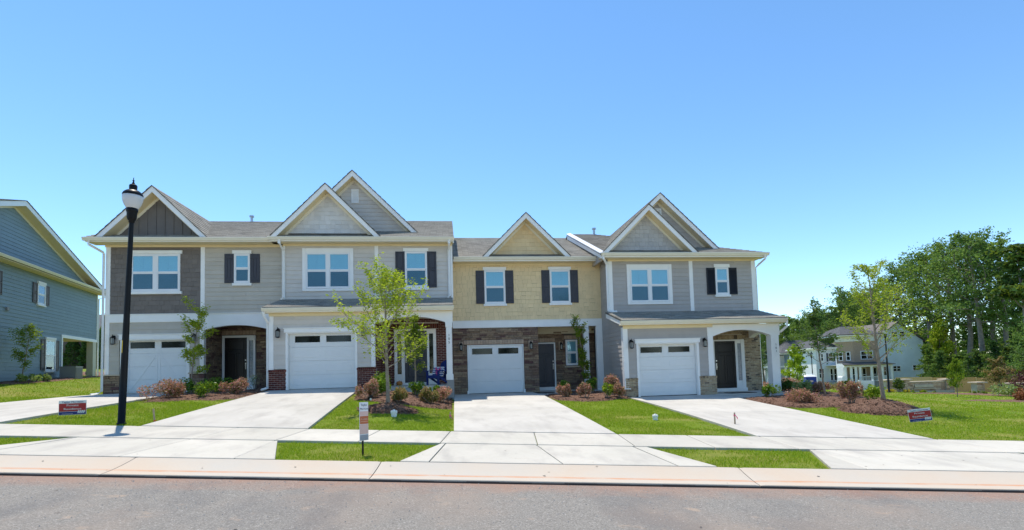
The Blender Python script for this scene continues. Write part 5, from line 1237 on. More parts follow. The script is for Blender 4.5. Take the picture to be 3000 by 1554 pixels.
def sale_sign():
    x, y = -1.44, 8.8; z = H(x, y)-.05; th = thing('banner_sign', 'narrow white and orange banner sign on a black stake in the grass strip', 'sign', (x, y, z)); th.rotation_euler = (rad(-2), rad(2), rad(54))
    w, z0, z1 = .19, .26, .88; a, b = -.08, .11
    p = link('panel', MB().box(a, b, -.004, .004, z0, z1).mesh('panel', 'sign_white'), th)
    def fld(lo, hi, mat): link('colour_field', MB().box(a+.003, b-.003, -.0062, -.0045, z0+(z1-z0)*lo, z0+(z1-z0)*hi).mesh('colour_field', mat), p)
    fld(.01, .15, 'sign_grey'); fld(.17, .42, 'sign_pink'); fld(.43, .64, 'sign_orange'); fld(.65, .76, 'sign_pink')
    letters('Taylor', .055, p, 'ink_grey', (.015, -.0075, z0+(z1-z0)*.925)); letters('Morrison', .046, p, 'ink_grey', (.015, -.0075, z0+(z1-z0)*.825)); letters('Sold', .07, p, 'ink_peach', (.01, -.0085, z0+(z1-z0)*.545)) if False else None
    link('stripe', MB().box(a+.02, b-.02, -.0085, -.0065, z0+(z1-z0)*.49, z0+(z1-z0)*.50).mesh('stripe', 'ink_peach'), p)
    letters('Available', .040, p, 'ink_peach', (.015, -.0085, z0+(z1-z0)*.555))
    link('stake', MB().box(-.012, .012, .005, .025, -.12, z0+.3).mesh('stake', 'black_metal'), th); return th
sale_sign()
def stake(label, x, y, h, lean, rib, ribmat, dz=None):
    z = H(x, y)-.05; th = thing('survey_stake', label, 'stake', (x, y, z), 'survey stakes'); th.rotation_euler = (lean[0], lean[1], .4)
    link('stake', MB().box(-.018, .018, -.010, .010, -.15, h).add([(-.018, -.010, h), (.018, -.010, h), (.018, .010, h), (-.018, .010, h), (0, 0, h+.02)], [(0, 1, 4), (1, 2, 4), (2, 3, 4), (3, 0, 4)]).mesh('stake', 'stake_wood'), th)
    m = MB(); zz = h*.8 if dz is None else dz
    m.box(-.023, .023, -.015, .015, zz, zz+.03).add([(.02, -.012, zz+.02), (.02+rib, -.03, zz-.05), (.02+rib*.9, -.03, zz-.10), (.02, -.012, zz)], [(0, 1, 2, 3)]).add([(.02, .012, zz+.02), (.02+rib*.5, .03, zz-.12), (.02+rib*.35, .03, zz-.14), (.02, .012, zz)], [(0, 1, 2, 3)])
    link('ribbon', m.mesh('ribbon', ribmat), th)
stake('leaning wooden stake with orange ribbon at its foot by the second driveway', -6.78, 12.97, .33, (0, rad(-5)), .20, 'orange_ribbon', .05); stake('upright wooden stake with pink ribbon at the edge of the right driveway', 6.98, 12.41, .36, (0, 0), .06, 'pink_ribbon')
stake('short stake wrapped in pink ribbon beside the middle driveway', -.06, 13.9, .20, (0, rad(4)), .05, 'pink_ribbon', .10)
def cleanout(label, x, y, r, h):
    z = H(x, y)-.04; th = thing('utility_cap', label, 'pipe cap', (x, y, z), 'white utility caps')
    link('pipe', MB().lathe([(r*.85, -.1), (r*.85, h*.6), (r, h*.6), (r, h), (r*.9, h+.01)], 0, 0, 16).mesh('pipe', 'pvc'), th); link('plug', MB().box(-r*.3, r*.3, -r*.3, r*.3, h+.01, h+.035).mesh('plug', 'pvc'), th)
cleanout('white pipe cap in the grass before the grey end townhouse', 5.33, 13.43, .075, .13); cleanout('white pipe cap on the mulch ring of the young tree', -1.48, 13.75, .085, .15)
th = thing('garden_spotlight', 'small spotlight with pale tag under the russet shrub by the second driveway', 'spotlight', (-2.5, 16.55, H(-2.5, 16.55))); link('stem', MB().tube([(0, 0, -.05), (0, 0, .07)], .012, 6).mesh('stem', 'black_metal'), th); link('head', MB().tube([(-.05, .02, .06), (.05, -.03, .13)], [.035, .05], 10).mesh('head', 'black_metal'), th); link('tag', MB().prism([(.0, .02), (.05, .0), (.07, .06), (.02, .085)], -.075, -.07).mesh('tag', 'sign_white'), th)
# blue armchair on the porch
def armchair():
    x, y, z = -.52, 21.25, -.44; th = thing('garden_chair', 'cobalt blue slatted armchair on the brick porch', 'chair', (x, y, z)); th.rotation_euler = (0, 0, rad(-42))
    def c(nm, mb): return link(nm, mb.mesh(nm, 'chair_blue'), th)
    for sx in (-.30, .30):
        c('front_leg', MB().hexa([(sx-.02, -.36, 0), (sx+.02, -.36, 0), (sx+.02, -.27, 0), (sx-.02, -.27, 0), (sx-.02, -.36, .54), (sx+.02, -.36, .54), (sx+.02, -.27, .54), (sx-.02, -.27, .54)])); c('rear_leg', MB().hexa([(sx*.9-.02, .30, 0), (sx*.9+.02, .30, 0), (sx*.9+.02, .40, 0), (sx*.9-.02, .40, 0), (sx*.9-.02, -.30, .30), (sx*.9+.02, -.30, .30), (sx*.9+.02, -.24, .38), (sx*.9-.02, -.24, .38)]))
        c('armrest', MB().prism([(sx-.07, 0), (sx+.07, 0), (sx+.06, .03), (sx-.06, .03)], -.42, .34)).location = (0, 0, .54)
    for k in range(6): c('seat_slat', MB().hexa([(-.27, -.34+k*.095, .36-k*.028), (.27, -.34+k*.095, .36-k*.028), (.27, -.26+k*.095, .336-k*.028), (-.27, -.26+k*.095, .336-k*.028), (-.27, -.34+k*.095, .385-k*.028), (.27, -.34+k*.095, .385-k*.028), (.27, -.26+k*.095, .361-k*.028), (-.27, -.26+k*.095, .361-k*.028)]))
    for k in range(5):
        a = -.25+k*.102; top = .98-.05*abs(k-2)**1.5*.6
        c('back_slat', MB().hexa([(a, .20, .24), (a+.092, .20, .24), (a+.092, .225, .24), (a, .225, .24), (a-.01, .46, top), (a+.102, .46, top), (a+.102, .485, top), (a-.01, .485, top)]))
    c('back_rail', MB().box(-.27, .27, .36, .39, .60, .68)); c('front_apron', MB().box(-.28, .28, -.345, -.32, .26, .36))
    pl = thing('cushion', 'striped navy and white cushion with a pink lobster on the blue chair', 'cushion', (x-.02, y-.06, z+.33)); pl.rotation_euler = (rad(-22), 0, rad(-20))
    n = 9; b = MB()
    for k in range(n):
        z0, z1 = k*.40/n, (k+1)*.40/n
        def th_(q): return .02+.055*math.sin(math.pi*min(1, max(0, q/.40)))
        b.hexa([(-.22, -th_(z0), z0), (.22, -th_(z0), z0), (.22, th_(z0), z0), (-.22, th_(z0), z0), (-.22, -th_(z1), z1), (.22, -th_(z1), z1), (.22, th_(z1), z1), (-.22, th_(z1), z1)], k % 2)
    link('cover', b.mesh('cover', ['pillow_white', 'pillow_navy']), pl)
    e = MB(); e.prism([(-.03, .05), (.03, .05), (.045, .17), (.03, .27), (-.03, .27), (-.045, .17)], -.086, -.078)
    for s in (-1, 1):
        e.prism([(s*.03, .22), (s*.10, .26), (s*.12, .34), (s*.07, .37), (s*.06, .30), (s*.02, .25)][::s], -.086, -.078)
        for k in range(3): e.prism([(s*.03, .10+k*.045), (s*.10, .08+k*.045), (s*.10, .095+k*.045), (s*.03, .12+k*.045)][::s], -.085, -.078)
    e.prism([(-.05, .02), (.05, .02), (.025, .06), (-.025, .06)], -.085, -.078); link('lobster_print', e.mesh('lobster_print', 'pillow_pink'), pl)
armchair()
solo('door_mat', MB().box(-.4, .4, -.28, .28, 0, .018), 'mat_brown', 'dark brown mat beside the yellow townhouse front door', 'door mat').location = (4.0, 22.5, -.955)
solo('door_mat', MB().box(-.55, .55, -.30, .30, 0, .018), 'mat_brown', 'dark brown mat in front of the black front door', 'door mat').location = (11.9, 20.6, -1.148)
th = thing('pumpkin', 'small orange pumpkin by the left sidelight of the grey front door', 'pumpkin', (-2.12, 21.9, -.44)); link('flesh', MB().lathe([(.03, 0), (.10, .02), (.13, .09), (.10, .16), (.03, .18)], 0, 0, 16, flute=.08).mesh('flesh', 'pumpkin', True), th); link('stem', MB().tube([(0, 0, .17), (.02, 0, .22)], [.018, .012], 6).mesh('stem', 'stake_wood'), th)

# ================================================================== blue-grey house at the left
def blue_house():
    TH = rad(102.02); A = (-22.7, 36.6); fr = (A[0], A[1], TH); th = thing('house', 'blue-grey lap-sided house with wide gable at the left edge', 'house', (A[0], A[1], .2))
    part('rear_block', MB().box(-19, -4.6, .12, 14, -.4, 5.7).box(-4.6, 0, 3.6, 14, -.4, 5.7).box(-4.6, 0, .12, 3.6, 2.8, 5.7), 'blue', th, fr)
    lap_wall(th, -19, -4.62, .2, 2.76, 'blue', fr); lap_wall(th, -19, -.02, 2.76, 5.72, 'blue', fr)
    board(th, 'corner_board', -.10, .02, -.05, .1, 2.72, 5.72, frame=fr); board(th, 'opening_trim', -4.62, -4.50, -.05, .12, .2, 2.80, frame=fr); board(th, 'opening_trim', -4.5, .02, -.052, .12, 2.62, 2.80, frame=fr)
    board(th, 'porch_post', -.60, -.12, -.04, .3, .15, 2.62, mat='beige_trim', frame=fr); part('porch_ceiling', MB().box(-4.5, 0, .12, 3.6, 2.70, 2.75), 'beige_trim', th, fr)
    for (x0, x1, z0, z1) in ((-7.28, -6.5, 4.17, 5.38), (-6.38, -5.33, .72, 2.54)):
        window(th, fr, x0, x1, z0, z1-.13, 1, .06, .13, .07, .0, muntin=False, blind=False)
        w = .40; shutter(th, fr, x0-w-.02, x0-.02, z0+.04, z1-.12, 'shutter_brown', 'panel'); shutter(th, fr, x1+.02, x1+w+.02, z0+.04, z1-.12, 'shutter_brown', 'panel')
    shutter(th, fr, -10.72, -10.3, 4.2, 5.3, 'shutter_brown', 'panel')
    part('soffit', MB().box(-19.4, .35, -.5, 0, 5.72, 5.75), 'cream', th, fr); gutter(th, -19.5, .42, -.5, 5.90, fr)
    roof_slab(th, 'pent_roof', (-19.4, -.55, 5.92), (.4, -.55, 5.92), (.4, .0, 6.17), (-19.4, .0, 6.17), 'roof_grey', .05, frame=fr)
    gable(th, -9.5, 9.85, 5.86, 8.92, 0, -.5, 14, 'lap', 'blue', zwall=6.15, frame=fr)
    part('hose_bib', MB().lathe([(.06, 0), (.06, .05)], 0, 0, 8), 'black_metal', th, fr)
    downspout(th, [(.25, -.45, 5.78), (.25, -.4, 5.65), (.06, -.06, 5.45), (.06, -.07, .3), (.06, -.25, .2)], fr, .05)
    for (x, z) in ((-9.87, 3.6), (-7.9, 2.9)): part('outlet_cover', MB().bbox(x-.09, x+.09, -.10, -.02, z-.08, z+.08), 'ac_grey', th, fr)
    return th
blue_house()
def frame_pt(A, TH, x, y): return A[0]+x*math.cos(TH)-y*math.sin(TH), A[1]+x*math.sin(TH)+y*math.cos(TH)
ax, ay = frame_pt((-22.7, 36.6), rad(102.02), -5.25, -.75)
th = thing('air_conditioner', 'grey air conditioning unit at the foot of the blue-grey house', 'air conditioner', (ax, ay, H(ax, ay)-.02)); th.rotation_euler = (0, 0, rad(102)); link('cabinet', MB().box(-.42, .42, -.36, .36, 0, .62).mesh('cabinet', 'ac_grey'), th); link('top_grille', MB().bbox(-.44, .44, -.38, .38, .62, .67).mesh('top_grille', 'ac_grey'), th)
for k in range(9): link('fin', MB().box(-.40, .40, -.375, -.36, .06+k*.06, .085+k*.06).mesh('fin', 'black_metal'), th)
for (px, py, w, h, mt, lb, s) in ((-19.62, 26.76, 1.0, .42, 'leaf_pale', 'low pale yellow plant left below the blue-grey house', 201), (-19.95, 28.1, .9, .36, 'leaf_pale', 'low pale yellow plant nearer the air conditioner', 202), (-21.9, 37.6, 1.1, .7, 'leaf_mid', 'green shrub behind the blue-grey house porch opening', 203)): shrub(lb, px, py, w, h, mt, .07, 500, s, 'plants by the blue-grey house', 'garden_plant')
px, py = -21.2, 38.6; th = thing('flower_pot', 'terracotta pot behind the blue-grey house porch', 'pot', (px, py, H(px, py)-.02)); link('bowl', MB().lathe([(.16, 0), (.28, .34), (.31, .34), (.31, .40), (.26, .40), (.24, .34)], 0, 0, 16).mesh('bowl', 'terracotta', True), th)
px, py = -22.9, 36.2; th = thing('flower_pot', 'small blue pot at the foot of the porch post', 'pot', (px, py, H(px, py)-.02)); link('bowl', MB().lathe([(.10, 0), (.16, .18), (.13, .30), (.15, .32), (.11, .32)], 0, 0, 14).mesh('bowl', 'pot_blue', True), th)
def brown_house():
    fr = (-33.5, 62, rad(8)); th = thing('house', 'brown house with grey roof far behind the gap at left', 'house', (-33.5, 62, .5))
    part('wall', MB().box(-9, 7.2, 0, 10, -.5, 5.6), 'lap_brown', th, fr); part('wing', MB().box(7.21, 9, 3, 10, -.5, 8.3), 'lap_brown', th, fr)
    roof_slab(th, 'roof', (-9.4, -.4, 5.6), (7.4, -.4, 5.6), (6.5, 5, 8.0), (-9.4, 5, 8.0), 'roof_grey', rows=False, frame=fr); part('wing_eave', MB().box(6.7, 9.5, 2.5, 10.4, 8.3, 8.55), 'beige_trim', th, fr); roof_slab(th, 'wing_roof', (6.7, 2.5, 8.56), (9.5, 2.5, 8.56), (9.5, 6.5, 10.2), (6.7, 6.5, 10.2), 'roof_grey', rows=False, frame=fr)
brown_house()

# ================================================================== beyond the lawn at right
def at(px, v): u = (px-1500)/1534.68*v; return xy(u, v)
def zpx(py, px, v): return (1090-.0283*(px-1500)-py)/1534.68*v*math.hypot(1, 0)
FT = -YAW
def entrance_wall():
    v = 45; x0, y0 = at(2600, v); z0 = H(x0, y0)-.1; fr = (x0, y0, FT); th = thing('stone_wall', 'low curved-looking stone entrance wall with a blank name tablet and capped piers', 'wall', (x0, y0, z0)); s = 34.1
    def X(px): return (px-2600)/s
    b = H(x0, y0)-.15; t = zpx(1121, 2700, v)
    w = part('wall', MB().box(X(2642), X(2770), 0, .45, b-1, t), 'mortar_tan', th, fr); stone_pieces(w, X(2642), X(2770), b-.5, t, 'far_stone', 0, seed=91, hh=(.12, .24), ww=(.25, .7), most=120)
    part('cap', MB().bbox(X(2638), X(2774), -.08, .53, t, t+.09), 'capstone', th, fr)
    part('name_tablet', MB().bbox(X(2668), X(2722), -.12, -.05, t-.42, t-.18), 'capstone', th, fr); part('tablet_ledge', MB().bbox(X(2664), X(2726), -.16, -.05, t-.56, t-.48), 'capstone', th, fr); part('plinth', MB().bbox(X(2636), X(2776), -.22, .5, b-1, t-.72), 'capstone', th, fr)
    for a, c, dz, dy in ((2576, 2600, .06, -.4), (2628, 2655, .1, -.15), (2755, 2784, .14, -.15), (2819, 2846, -.12, -1.0), (2862, 2891, -.14, -3.0)):
        zt = zpx(1119, a, v)+dz; p = part('pier', MB().box(X(a)+.1, X(c)-.1, dy, dy+.6, b-1.6, zt), 'mortar_tan', th, fr); stone_pieces(p, X(a)+.08, X(c)-.08, b-1.2, zt, 'far_stone', dy, seed=a, hh=(.14, .24), ww=(.25, .5), most=40)
        part('pier_cap', MB().bbox(X(a)-.06, X(c)+.06, dy-.16, dy+.76, zt, zt+.10), 'capstone', th, fr)
    w = part('side_wall', MB().box(X(2600)-.1, X(2628)+.1, -.1, .3, b-1, t-.05), 'mortar_tan', th, fr); stone_pieces(w, X(2600), X(2628), b-.5, t-.05, 'far_stone', -.1, seed=95, hh=(.14, .24), ww=(.25, .6), most=40)
    for k in range(3): part('rail', MB().box(X(2846)-.1, X(2862)+.1, -2.2, -2.12, b-.2+k*.32, b-.08+k*.32), 'shutter_brown', th, fr)
entrance_wall()
def fence():
    x0, y0 = at(2720, 60); z0 = H(x0, y0); fr = (x0, y0, FT-rad(4)); th = thing('wooden_fence', 'long brown wooden fence in front of the forest', 'fence', (x0, y0, z0)); zt = zpx(1108, 2720, 60)
    for k in range(8):
        a = k*2.4; m = MB()
        for j in range(16): m.box(a+j*.15+.004, a+j*.15+.146, (j % 2)*.004, .02+(j % 2)*.004, z0-1.2, zt-k*.075+(.02 if j % 3 else 0))
        part('fence_panel', m, 'fence_wood', th, fr)
        part('post', MB().box(a-.06, a+.06, -.06, .06, z0-1.4, zt+.08-k*.075), 'fence_wood2', th, fr)
    m = MB()
    for j in range(22): m.box(j*.15+.004, j*.15+.146, 0, .02, z0-1.2, zt+.1)
    part('return_panel', m, 'fence_wood2', th, (x0, y0, FT+rad(150)))
fence()
def small_window(th, fr, x0, x1, z0, z1, y=0, cols=1, rows=2, glass='pane_dark', nm='window'):
    t = .10; m = MB(); m.bbox(x0-t, x0, y-.08, y, z0-t, z1+t); m.bbox(x1, x1+t, y-.08, y, z0-t, z1+t); m.bbox(x0, x1, y-.078, y, z1, z1+t); m.bbox(x0, x1, y-.078, y, z0-t, z0)
    for c in range(1, cols): xm = x0+(x1-x0)*c/cols; m.box(xm-.05, xm+.05, y-.07, y, z0, z1)
    for r in range(1, rows): zm = z0+(z1-z0)*r/rows; m.box(x0, x1, y-.065, y, zm-.04, zm+.04)
    w = part(nm, m, 'white', th, fr); sub('pane', MB().box(x0, x1, y-.03, y-.02, z0, z1), glass, w); return w
def bay_house():
    v = 85; px0 = 2560; x0, y0 = at(px0, v); g = H(x0, y0)-.2; fr = (x0, y0, FT); th = thing('house', 'pale blue three-storey house with brick bay and white railed porch among the trees', 'house', (x0, y0, g)); K = 1534.68/v
    def X(p): return (p-px0)/K
    def Z(y): return zpx(y, px0, v)
    gx0, gx1 = X(2556), X(2703); ze, zp = Z(1001), Z(945); xm = (gx0+gx1)/2
    part('side_wall', MB().prism([(gx0, g-.5), (gx1, g-.5), (gx1, ze), (xm, zp-.2), (gx0, ze)], 0, 11), 'lap_skyblue', th, fr)
    for sg in (-1, 1):
        e = (xm+sg*((gx1-gx0)/2+.45), ze-.25)
        if sg < 0: roof_slab(th, 'roof_slope', (e[0], -.4, e[1]), (e[0], 11.3, e[1]), (xm, 11.3, zp), (xm, -.4, zp), 'roof_brown', .12, frame=fr)
        else: roof_slab(th, 'roof_slope', (e[0], 11.3, e[1]), (e[0], -.4, e[1]), (xm, -.4, zp), (xm, 11.3, zp), 'roof_brown', .12, frame=fr)
    part('corner_board', MB().box(gx0-.02, gx0+.2, -.03, .2, g-.4, ze), 'white', th, fr); part('corner_board', MB().box(gx1-.2, gx1+.02, -.03, .2, g-.4, ze-.1), 'white', th, fr)
    for a, b, c, d, cl in ((2611, 2631, 1090, 1076, 2), (2669, 2689, 1089, 1075, 2), (2577, 2590, 1101, 1077, 1), (2613, 2629, 989, 976, 1), (2637, 2650, 989, 976, 1)): small_window(th, fr, X(a), X(b), Z(c), Z(d), cols=cl)
    # three-storey brick bay
    bx = [X(2453), X(2479), X(2546)]; zb0, zb1 = Z(1064), Z(1001); z3 = Z(986)
    f2 = (x0, y0, FT)
    part('bay_wall', MB().hexa([(bx[0], .5, zb0), (bx[1], -1.6, zb0), (bx[2], -1.6, zb0), (bx[2], 6, zb0), (bx[0], .5, zb1), (bx[1], -1.6, zb1), (bx[2], -1.6, zb1), (bx[2], 6, zb1)]), 'far_brick', th, f2)
    part('attic_wall', MB().hexa([(bx[0]-.2, .4, zb1+.001), (bx[1], -1.7, zb1+.001), (bx[2]+.4, -1.7, zb1+.001), (bx[2]+.4, 6, zb1+.001), (bx[0]-.2, .4, z3), (bx[1], -1.7, z3), (bx[2]+.4, -1.7, z3), (bx[2]+.4, 6, z3)]), 'lap_white', th, f2)
    part('attic_eave', MB().box(bx[0]-.9, bx[2]+.9, -2.3, 6, z3, z3+.25), 'white', th, f2)
    zpk = Z(953); cx = (bx[0]+bx[2])/2+.3
    roof_slab(th, 'bay_roof', (bx[0]-1, -2.4, z3+.25), (bx[2]+1, -2.4, z3+.25), (cx+.8, 2.4, zpk), (cx-.8, 2.4, zpk), 'roof_grey', .1, frame=f2); roof_slab(th, 'bay_roof', (bx[0]-1, 7, z3+.25), (bx[0]-1, -2.4, z3+.25), (cx-.8, 2.4, zpk), (cx-.8, 2.4, zpk), 'roof_grey', .1, frame=f2); roof_slab(th, 'bay_roof', (bx[2]+1, -2.4, z3+.25), (bx[2]+1, 7, z3+.25), (cx+.8, 2.4, zpk), (cx+.8, 2.4, zpk), 'roof_grey', .1, frame=f2)
    fa = (x0, y0, FT)
    small_window(th, fa, X(2501), X(2533), Z(1052), Z(1031), -1.6, 2, 2); small_window(th, fa, X(2496), X(2503), Z(1001.5)+.25, Z(989), -1.7, 1, 2); small_window(th, fa, X(2508), X(2516), Z(1001.5)+.25, Z(989), -1.7, 1, 2)
    an = math.atan2(-2.1, bx[1]-bx[0]); L = math.hypot(2.1, bx[1]-bx[0]); ox, oy = frame_pt((x0, y0), FT, bx[0], .5); fang = (ox, oy, FT+an)
    for q in (.18, .62): small_window(th, fang, L*q, L*q+.45, Z(1054), Z(1032), 0); small_window(th, fang, L*q, L*q+.5, Z(1001)+.25, Z(989), -.05)
    # left wing
    lx0, lx1 = X(2396), X(2454); zl = Z(1019)
    part('left_wing', MB().box(lx0, lx1, .8, 9, g-.5, zl), 'lap_white', th, fr); part('wing_eave', MB().box(lx0-.5, lx1+.2, .3, 9.3, zl, zl+.2), 'white', th, fr)
    roof_slab(th, 'wing_roof', (lx0-.5, .3, zl+.2), (lx1+.4, .3, zl+.2), (lx1+.4, 5, Z(985)), (lx0+2, 5, Z(985)), 'roof_grey', .1, frame=fr); roof_slab(th, 'wing_roof', (lx0-.5, 9.3, zl+.2), (lx0-.5, .3, zl+.2), (lx0+2, 5, Z(985)), (lx0+2, 5, Z(985)), 'roof_grey', .1, frame=fr)
    for a, b in ((2403, 2408), (2411, 2416)): small_window(th, fr, X(a), X(b), Z(1104), Z(1078), .8); small_window(th, fr, X(a), X(b), Z(1054), Z(1034), .8)
    small_window(th, fr, X(2433), X(2445), Z(1055), Z(1033), .8)
    for a in (2427, 2447): part('shutter', MB().bbox(X(a), X(a+5), .72, .8, Z(1056), Z(1032)), 'shutter_slate', th, fr)
    # porch
    pf, pr = Z(1117), Z(1070); xa, xb = X(2424), X(2560)
    part('porch_base', MB().box(xa, xb-.3, -4.0, .8, g-1, pf), 'foundation', th, fr); part('porch_wall', MB().box(X(2454), xb-.5, -1.2, -1.1, pf, pr), 'far_brick', th, fr); part('porch_beam', MB().box(xa-.1, xb-.2, -4.1, -3.7, pr-.25, pr+.05), 'white', th, fr); part('porch_ceiling', MB().box(xa, xb-.4, -4, .8, pr+.051, pr+.1), 'white', th, fr)
    roof_slab(th, 'porch_roof', (xa-.4, -4.5, pr+.12), (xb, -4.5, pr+.12), (xb-.6, -1.3, Z(1060)), (xa+1.6, -.5, Z(1059)), 'roof_grey', .08, frame=fr)
    cols = [2427, 2443, 2456, 2468, 2500, 2530, 2556]
    for p in cols: part('porch_column', MB().tube([(X(p), -3.9, pf), (X(p), -3.9, pr-.25)], .19, 8), 'white', th, fr)
    for a, b in zip(cols[3:], cols[4:]):
        r = part('railing', MB().box(X(a)+.2, X(b)-.2, -3.95, -3.85, pf+.82, pf+.9).box(X(a)+.2, X(b)-.2, -3.95, -3.85, pf+.1, pf+.16), 'white', th, fr); n = int((X(b)-X(a)-.4)/.16); bl = MB()
        for k in range(n): bl.box(X(a)+.25+k*.16, X(a)+.29+k*.16, -3.92, -3.88, pf+.16, pf+.82)
        sub('balusters', bl, 'white', r)
    for a in (2478, 2507, 2538): small_window(th, fr, X(a), X(a+8), pf+.1, pf+2.1, -1.2)
    for a in (2436, 2447): small_window(th, fr, X(a), X(a+6), pf+.3, pf+2.1, .8)
    for dx in (0, 1.5):
        xs = X(2437)+dx; part('stair_rail', MB().hexa([(xs-1.6, -6.0, g+.75), (xs-1.5, -6.0, g+.75), (xs+.3, -4, pf+.8), (xs+.2, -4, pf+.8), (xs-1.6, -6.0, g+.9), (xs-1.5, -6.0, g+.9), (xs+.3, -4, pf+.95), (xs+.2, -4, pf+.95)]), 'white', th, fr); part('newel_post', MB().box(xs-1.65, xs-1.45, -6.1, -5.9, g-.3, g+1.0), 'white', th, fr)
    for k in range(5): part('stair_tread', MB().box(X(2437)-1.4+k*.34, X(2437)+k*.34+.3, -5.9+k*.38, -5.5+k*.38, g-.4, g+(pf-g)*(k+1)/6), 'concrete', th, fr)
bay_house()
def steel_house():
    v = 105; px0 = 2345; x0, y0 = at(px0, v); g = H(x0, y0)-.2; fr = (x0, y0, FT); th = thing('house', 'steel blue house with dark hip roof behind the bay house', 'house', (x0, y0, g)); K = 1534.68/v
    def X(p): return (p-px0)/K
    def Z(y): return zpx(y, px0, v)
    ze = Z(1038); part('side_wall', MB().box(X(2318), X(2410), 0, 12, g-.5, ze), 'lap_steel', th, fr); part('front_wing', MB().box(X(2285), X(2318), 3, 12, g-.5, ze-.2), 'lap_white', th, fr)
    part('eave', MB().box(X(2280), X(2414), -.4, 12.4, ze, ze+.25), 'white', th, fr); zp = Z(994)
    roof_slab(th, 'roof_slope', (X(2280), -.5, ze+.26), (X(2416), -.5, ze+.26), (X(2395), 6, zp), (X(2352), 6, zp), 'roof_grey', .1, frame=fr); roof_slab(th, 'roof_slope', (X(2280), 12.5, ze+.26), (X(2280), -.5, ze+.26), (X(2352), 6, zp), (X(2352), 6, zp), 'roof_grey', .1, frame=fr)
    small_window(th, fr, X(2388), X(2393), Z(1058), Z(1041), 0); small_window(th, fr, X(2289), X(2294), Z(1062), Z(1047), 3); small_window(th, fr, X(2287), X(2293), Z(1098), Z(1080), 3); small_window(th, fr, X(2296), X(2301), Z(1098), Z(1080), 3)
    part('porch_roof', MB().box(X(2254), X(2300), -.5, 3, Z(1076), Z(1072)), 'white', th, fr)
    for p in (2259, 2275, 2296): part('porch_column', MB().tube([(X(p), -.2, g-.3), (X(p), -.2, Z(1076))], .2, 8), 'white', th, fr)
steel_house()
x, y = at(2365, 60); z = H(x, y)-.05; th = thing('portable_toilet', 'blue portable toilet with white roof beyond the right bed', 'portable toilet', (x, y, z)); th.rotation_euler = (0, 0, -.3)
link('cabin', MB().bbox(-.56, .56, -.56, .56, 0, 2.05).mesh('cabin', 'toilet_blue'), th); link('roof', MB().hexa([(-.6, -.6, 2.05), (.6, -.6, 2.05), (.6, .6, 2.05), (-.6, .6, 2.05), (-.3, -.35, 2.28), (.3, -.35, 2.28), (.3, .35, 2.28), (-.3, .35, 2.28)]).mesh('roof', 'sign_white'), th); link('door', MB().bbox(-.4, .4, -.6, -.56, .1, 1.9).mesh('door', 'toilet_blue'), th); link('label_panel', MB().prism([(.0+.2*math.cos(t*.785), 1.55+.1*math.sin(t*.785)) for t in range(8)], -.62, -.601).mesh('label_panel', 'sign_pink'), th); link('vent_pipe', MB().tube([(.45, .45, 2.0), (.45, .45, 2.4)], .05, 8).mesh('vent_pipe', 'sign_white'), th)
x, y = at(2460, 50); z = H(x, y)-.05; th = thing('mailbox', 'white mailbox on a dark post beyond the right bed', 'mailbox', (x, y, z)); link('box', MB().prism([(-.22, .95), (.22, .95), (.22, 1.25), (.15, 1.38), (-.15, 1.38), (-.22, 1.25)], -.3, .3).mesh('box', 'sign_white'), th); link('post', MB().box(-.06, .06, -.06, .06, -.2, .95).mesh('post', 'shutter_brown'), th)
x, y = at(2530, 47); z = H(x, y)-.05; th = thing('fence_panel', 'white vinyl screen panel left of the stone entrance wall', 'screen panel', (x, y, z)); th.rotation_euler = (0, 0, FT)
for k in (-.62, .62): link('post', MB().box(k-.06, k+.06, -.06, .06, -.2, .98).mesh('post', 'vinyl'), th)
link('panel', MB().box(-.56, .56, -.03, .03, .06, .90).mesh('panel', 'vinyl'), th)
for k, (px, v, w, h, mt, lb, nm) in enumerate([(2625, 43.5, .95, 1.15, 'leaf_dark', 'small dark conical evergreen by the far lamp post', 'dwarf_conifer'), (2600, 43, .8, .3, 'flower_yellow_leaf', 'yellow flowers left of the far lamp post', 'flower_clump'), (2643, 43, .6, .25, 'flower_yellow_leaf', 'yellow flowers at the foot of the stone wall', 'flower_clump'), (2568, 46, 1.4, .4, 'flower_orange_leaf', 'orange flowers beside the white screen panel', 'flower_clump'), (2945, 38, 1.9, 1.0, 'leaf_pale', 'pale fountain grass clump near the right edge', 'grass_clump'), (2985, 40, 2.6, 2.0, 'leaf_purple', 'tall purple-leaved shrub at the right edge', 'purple_shrub'), (2992, 31, 1.7, .75, 'leaf_rust', 'low rusty-brown shrub at the right edge', 'rust_shrub'), (2860, 42, 1.2, .3, 'leaf_mid', 'low green plant before the right stone pier', 'garden_plant'), (2690, 43, 1.4, .22, 'leaf_mid', 'low green plant below the name tablet', 'garden_plant'), (2480, 55, 1.6, 1.1, 'leaf_mid', 'green shrub below the far porch steps', 'garden_plant'), (2475, 52, .7, 1.3, 'leaf_dark', 'narrow dark evergreen right of the mailbox', 'dwarf_conifer'), (2420, 50, 2.2, .8, 'leaf_olive', 'olive flower bed plants behind the dark slender tree', 'garden_plant'), (2255, 40, 2.0, .9, 'leaf_red', 'reddish shrub beyond the arched porch', 'garden_plant')]):
    if mt == 'flower_yellow_leaf' and mt not in M: M[mt] = m_leaf('yellow_flowers', [(0, (.12, .2, .03)), (.4, (.6, .42, .03)), (1, (.8, .6, .06))])
    if mt == 'flower_orange_leaf' and mt not in M: M[mt] = m_leaf('orange_flowers', [(0, (.12, .2, .03)), (.4, (.6, .25, .03)), (1, (.8, .4, .06))])
    x, y = at(px, v); shrub(lb, x, y, w, h, mt, .11 if h > .5 else .08, 700 if h > .5 else 300, 300+k, 'plants around the stone wall', nm, z=H(x, y)-.03)

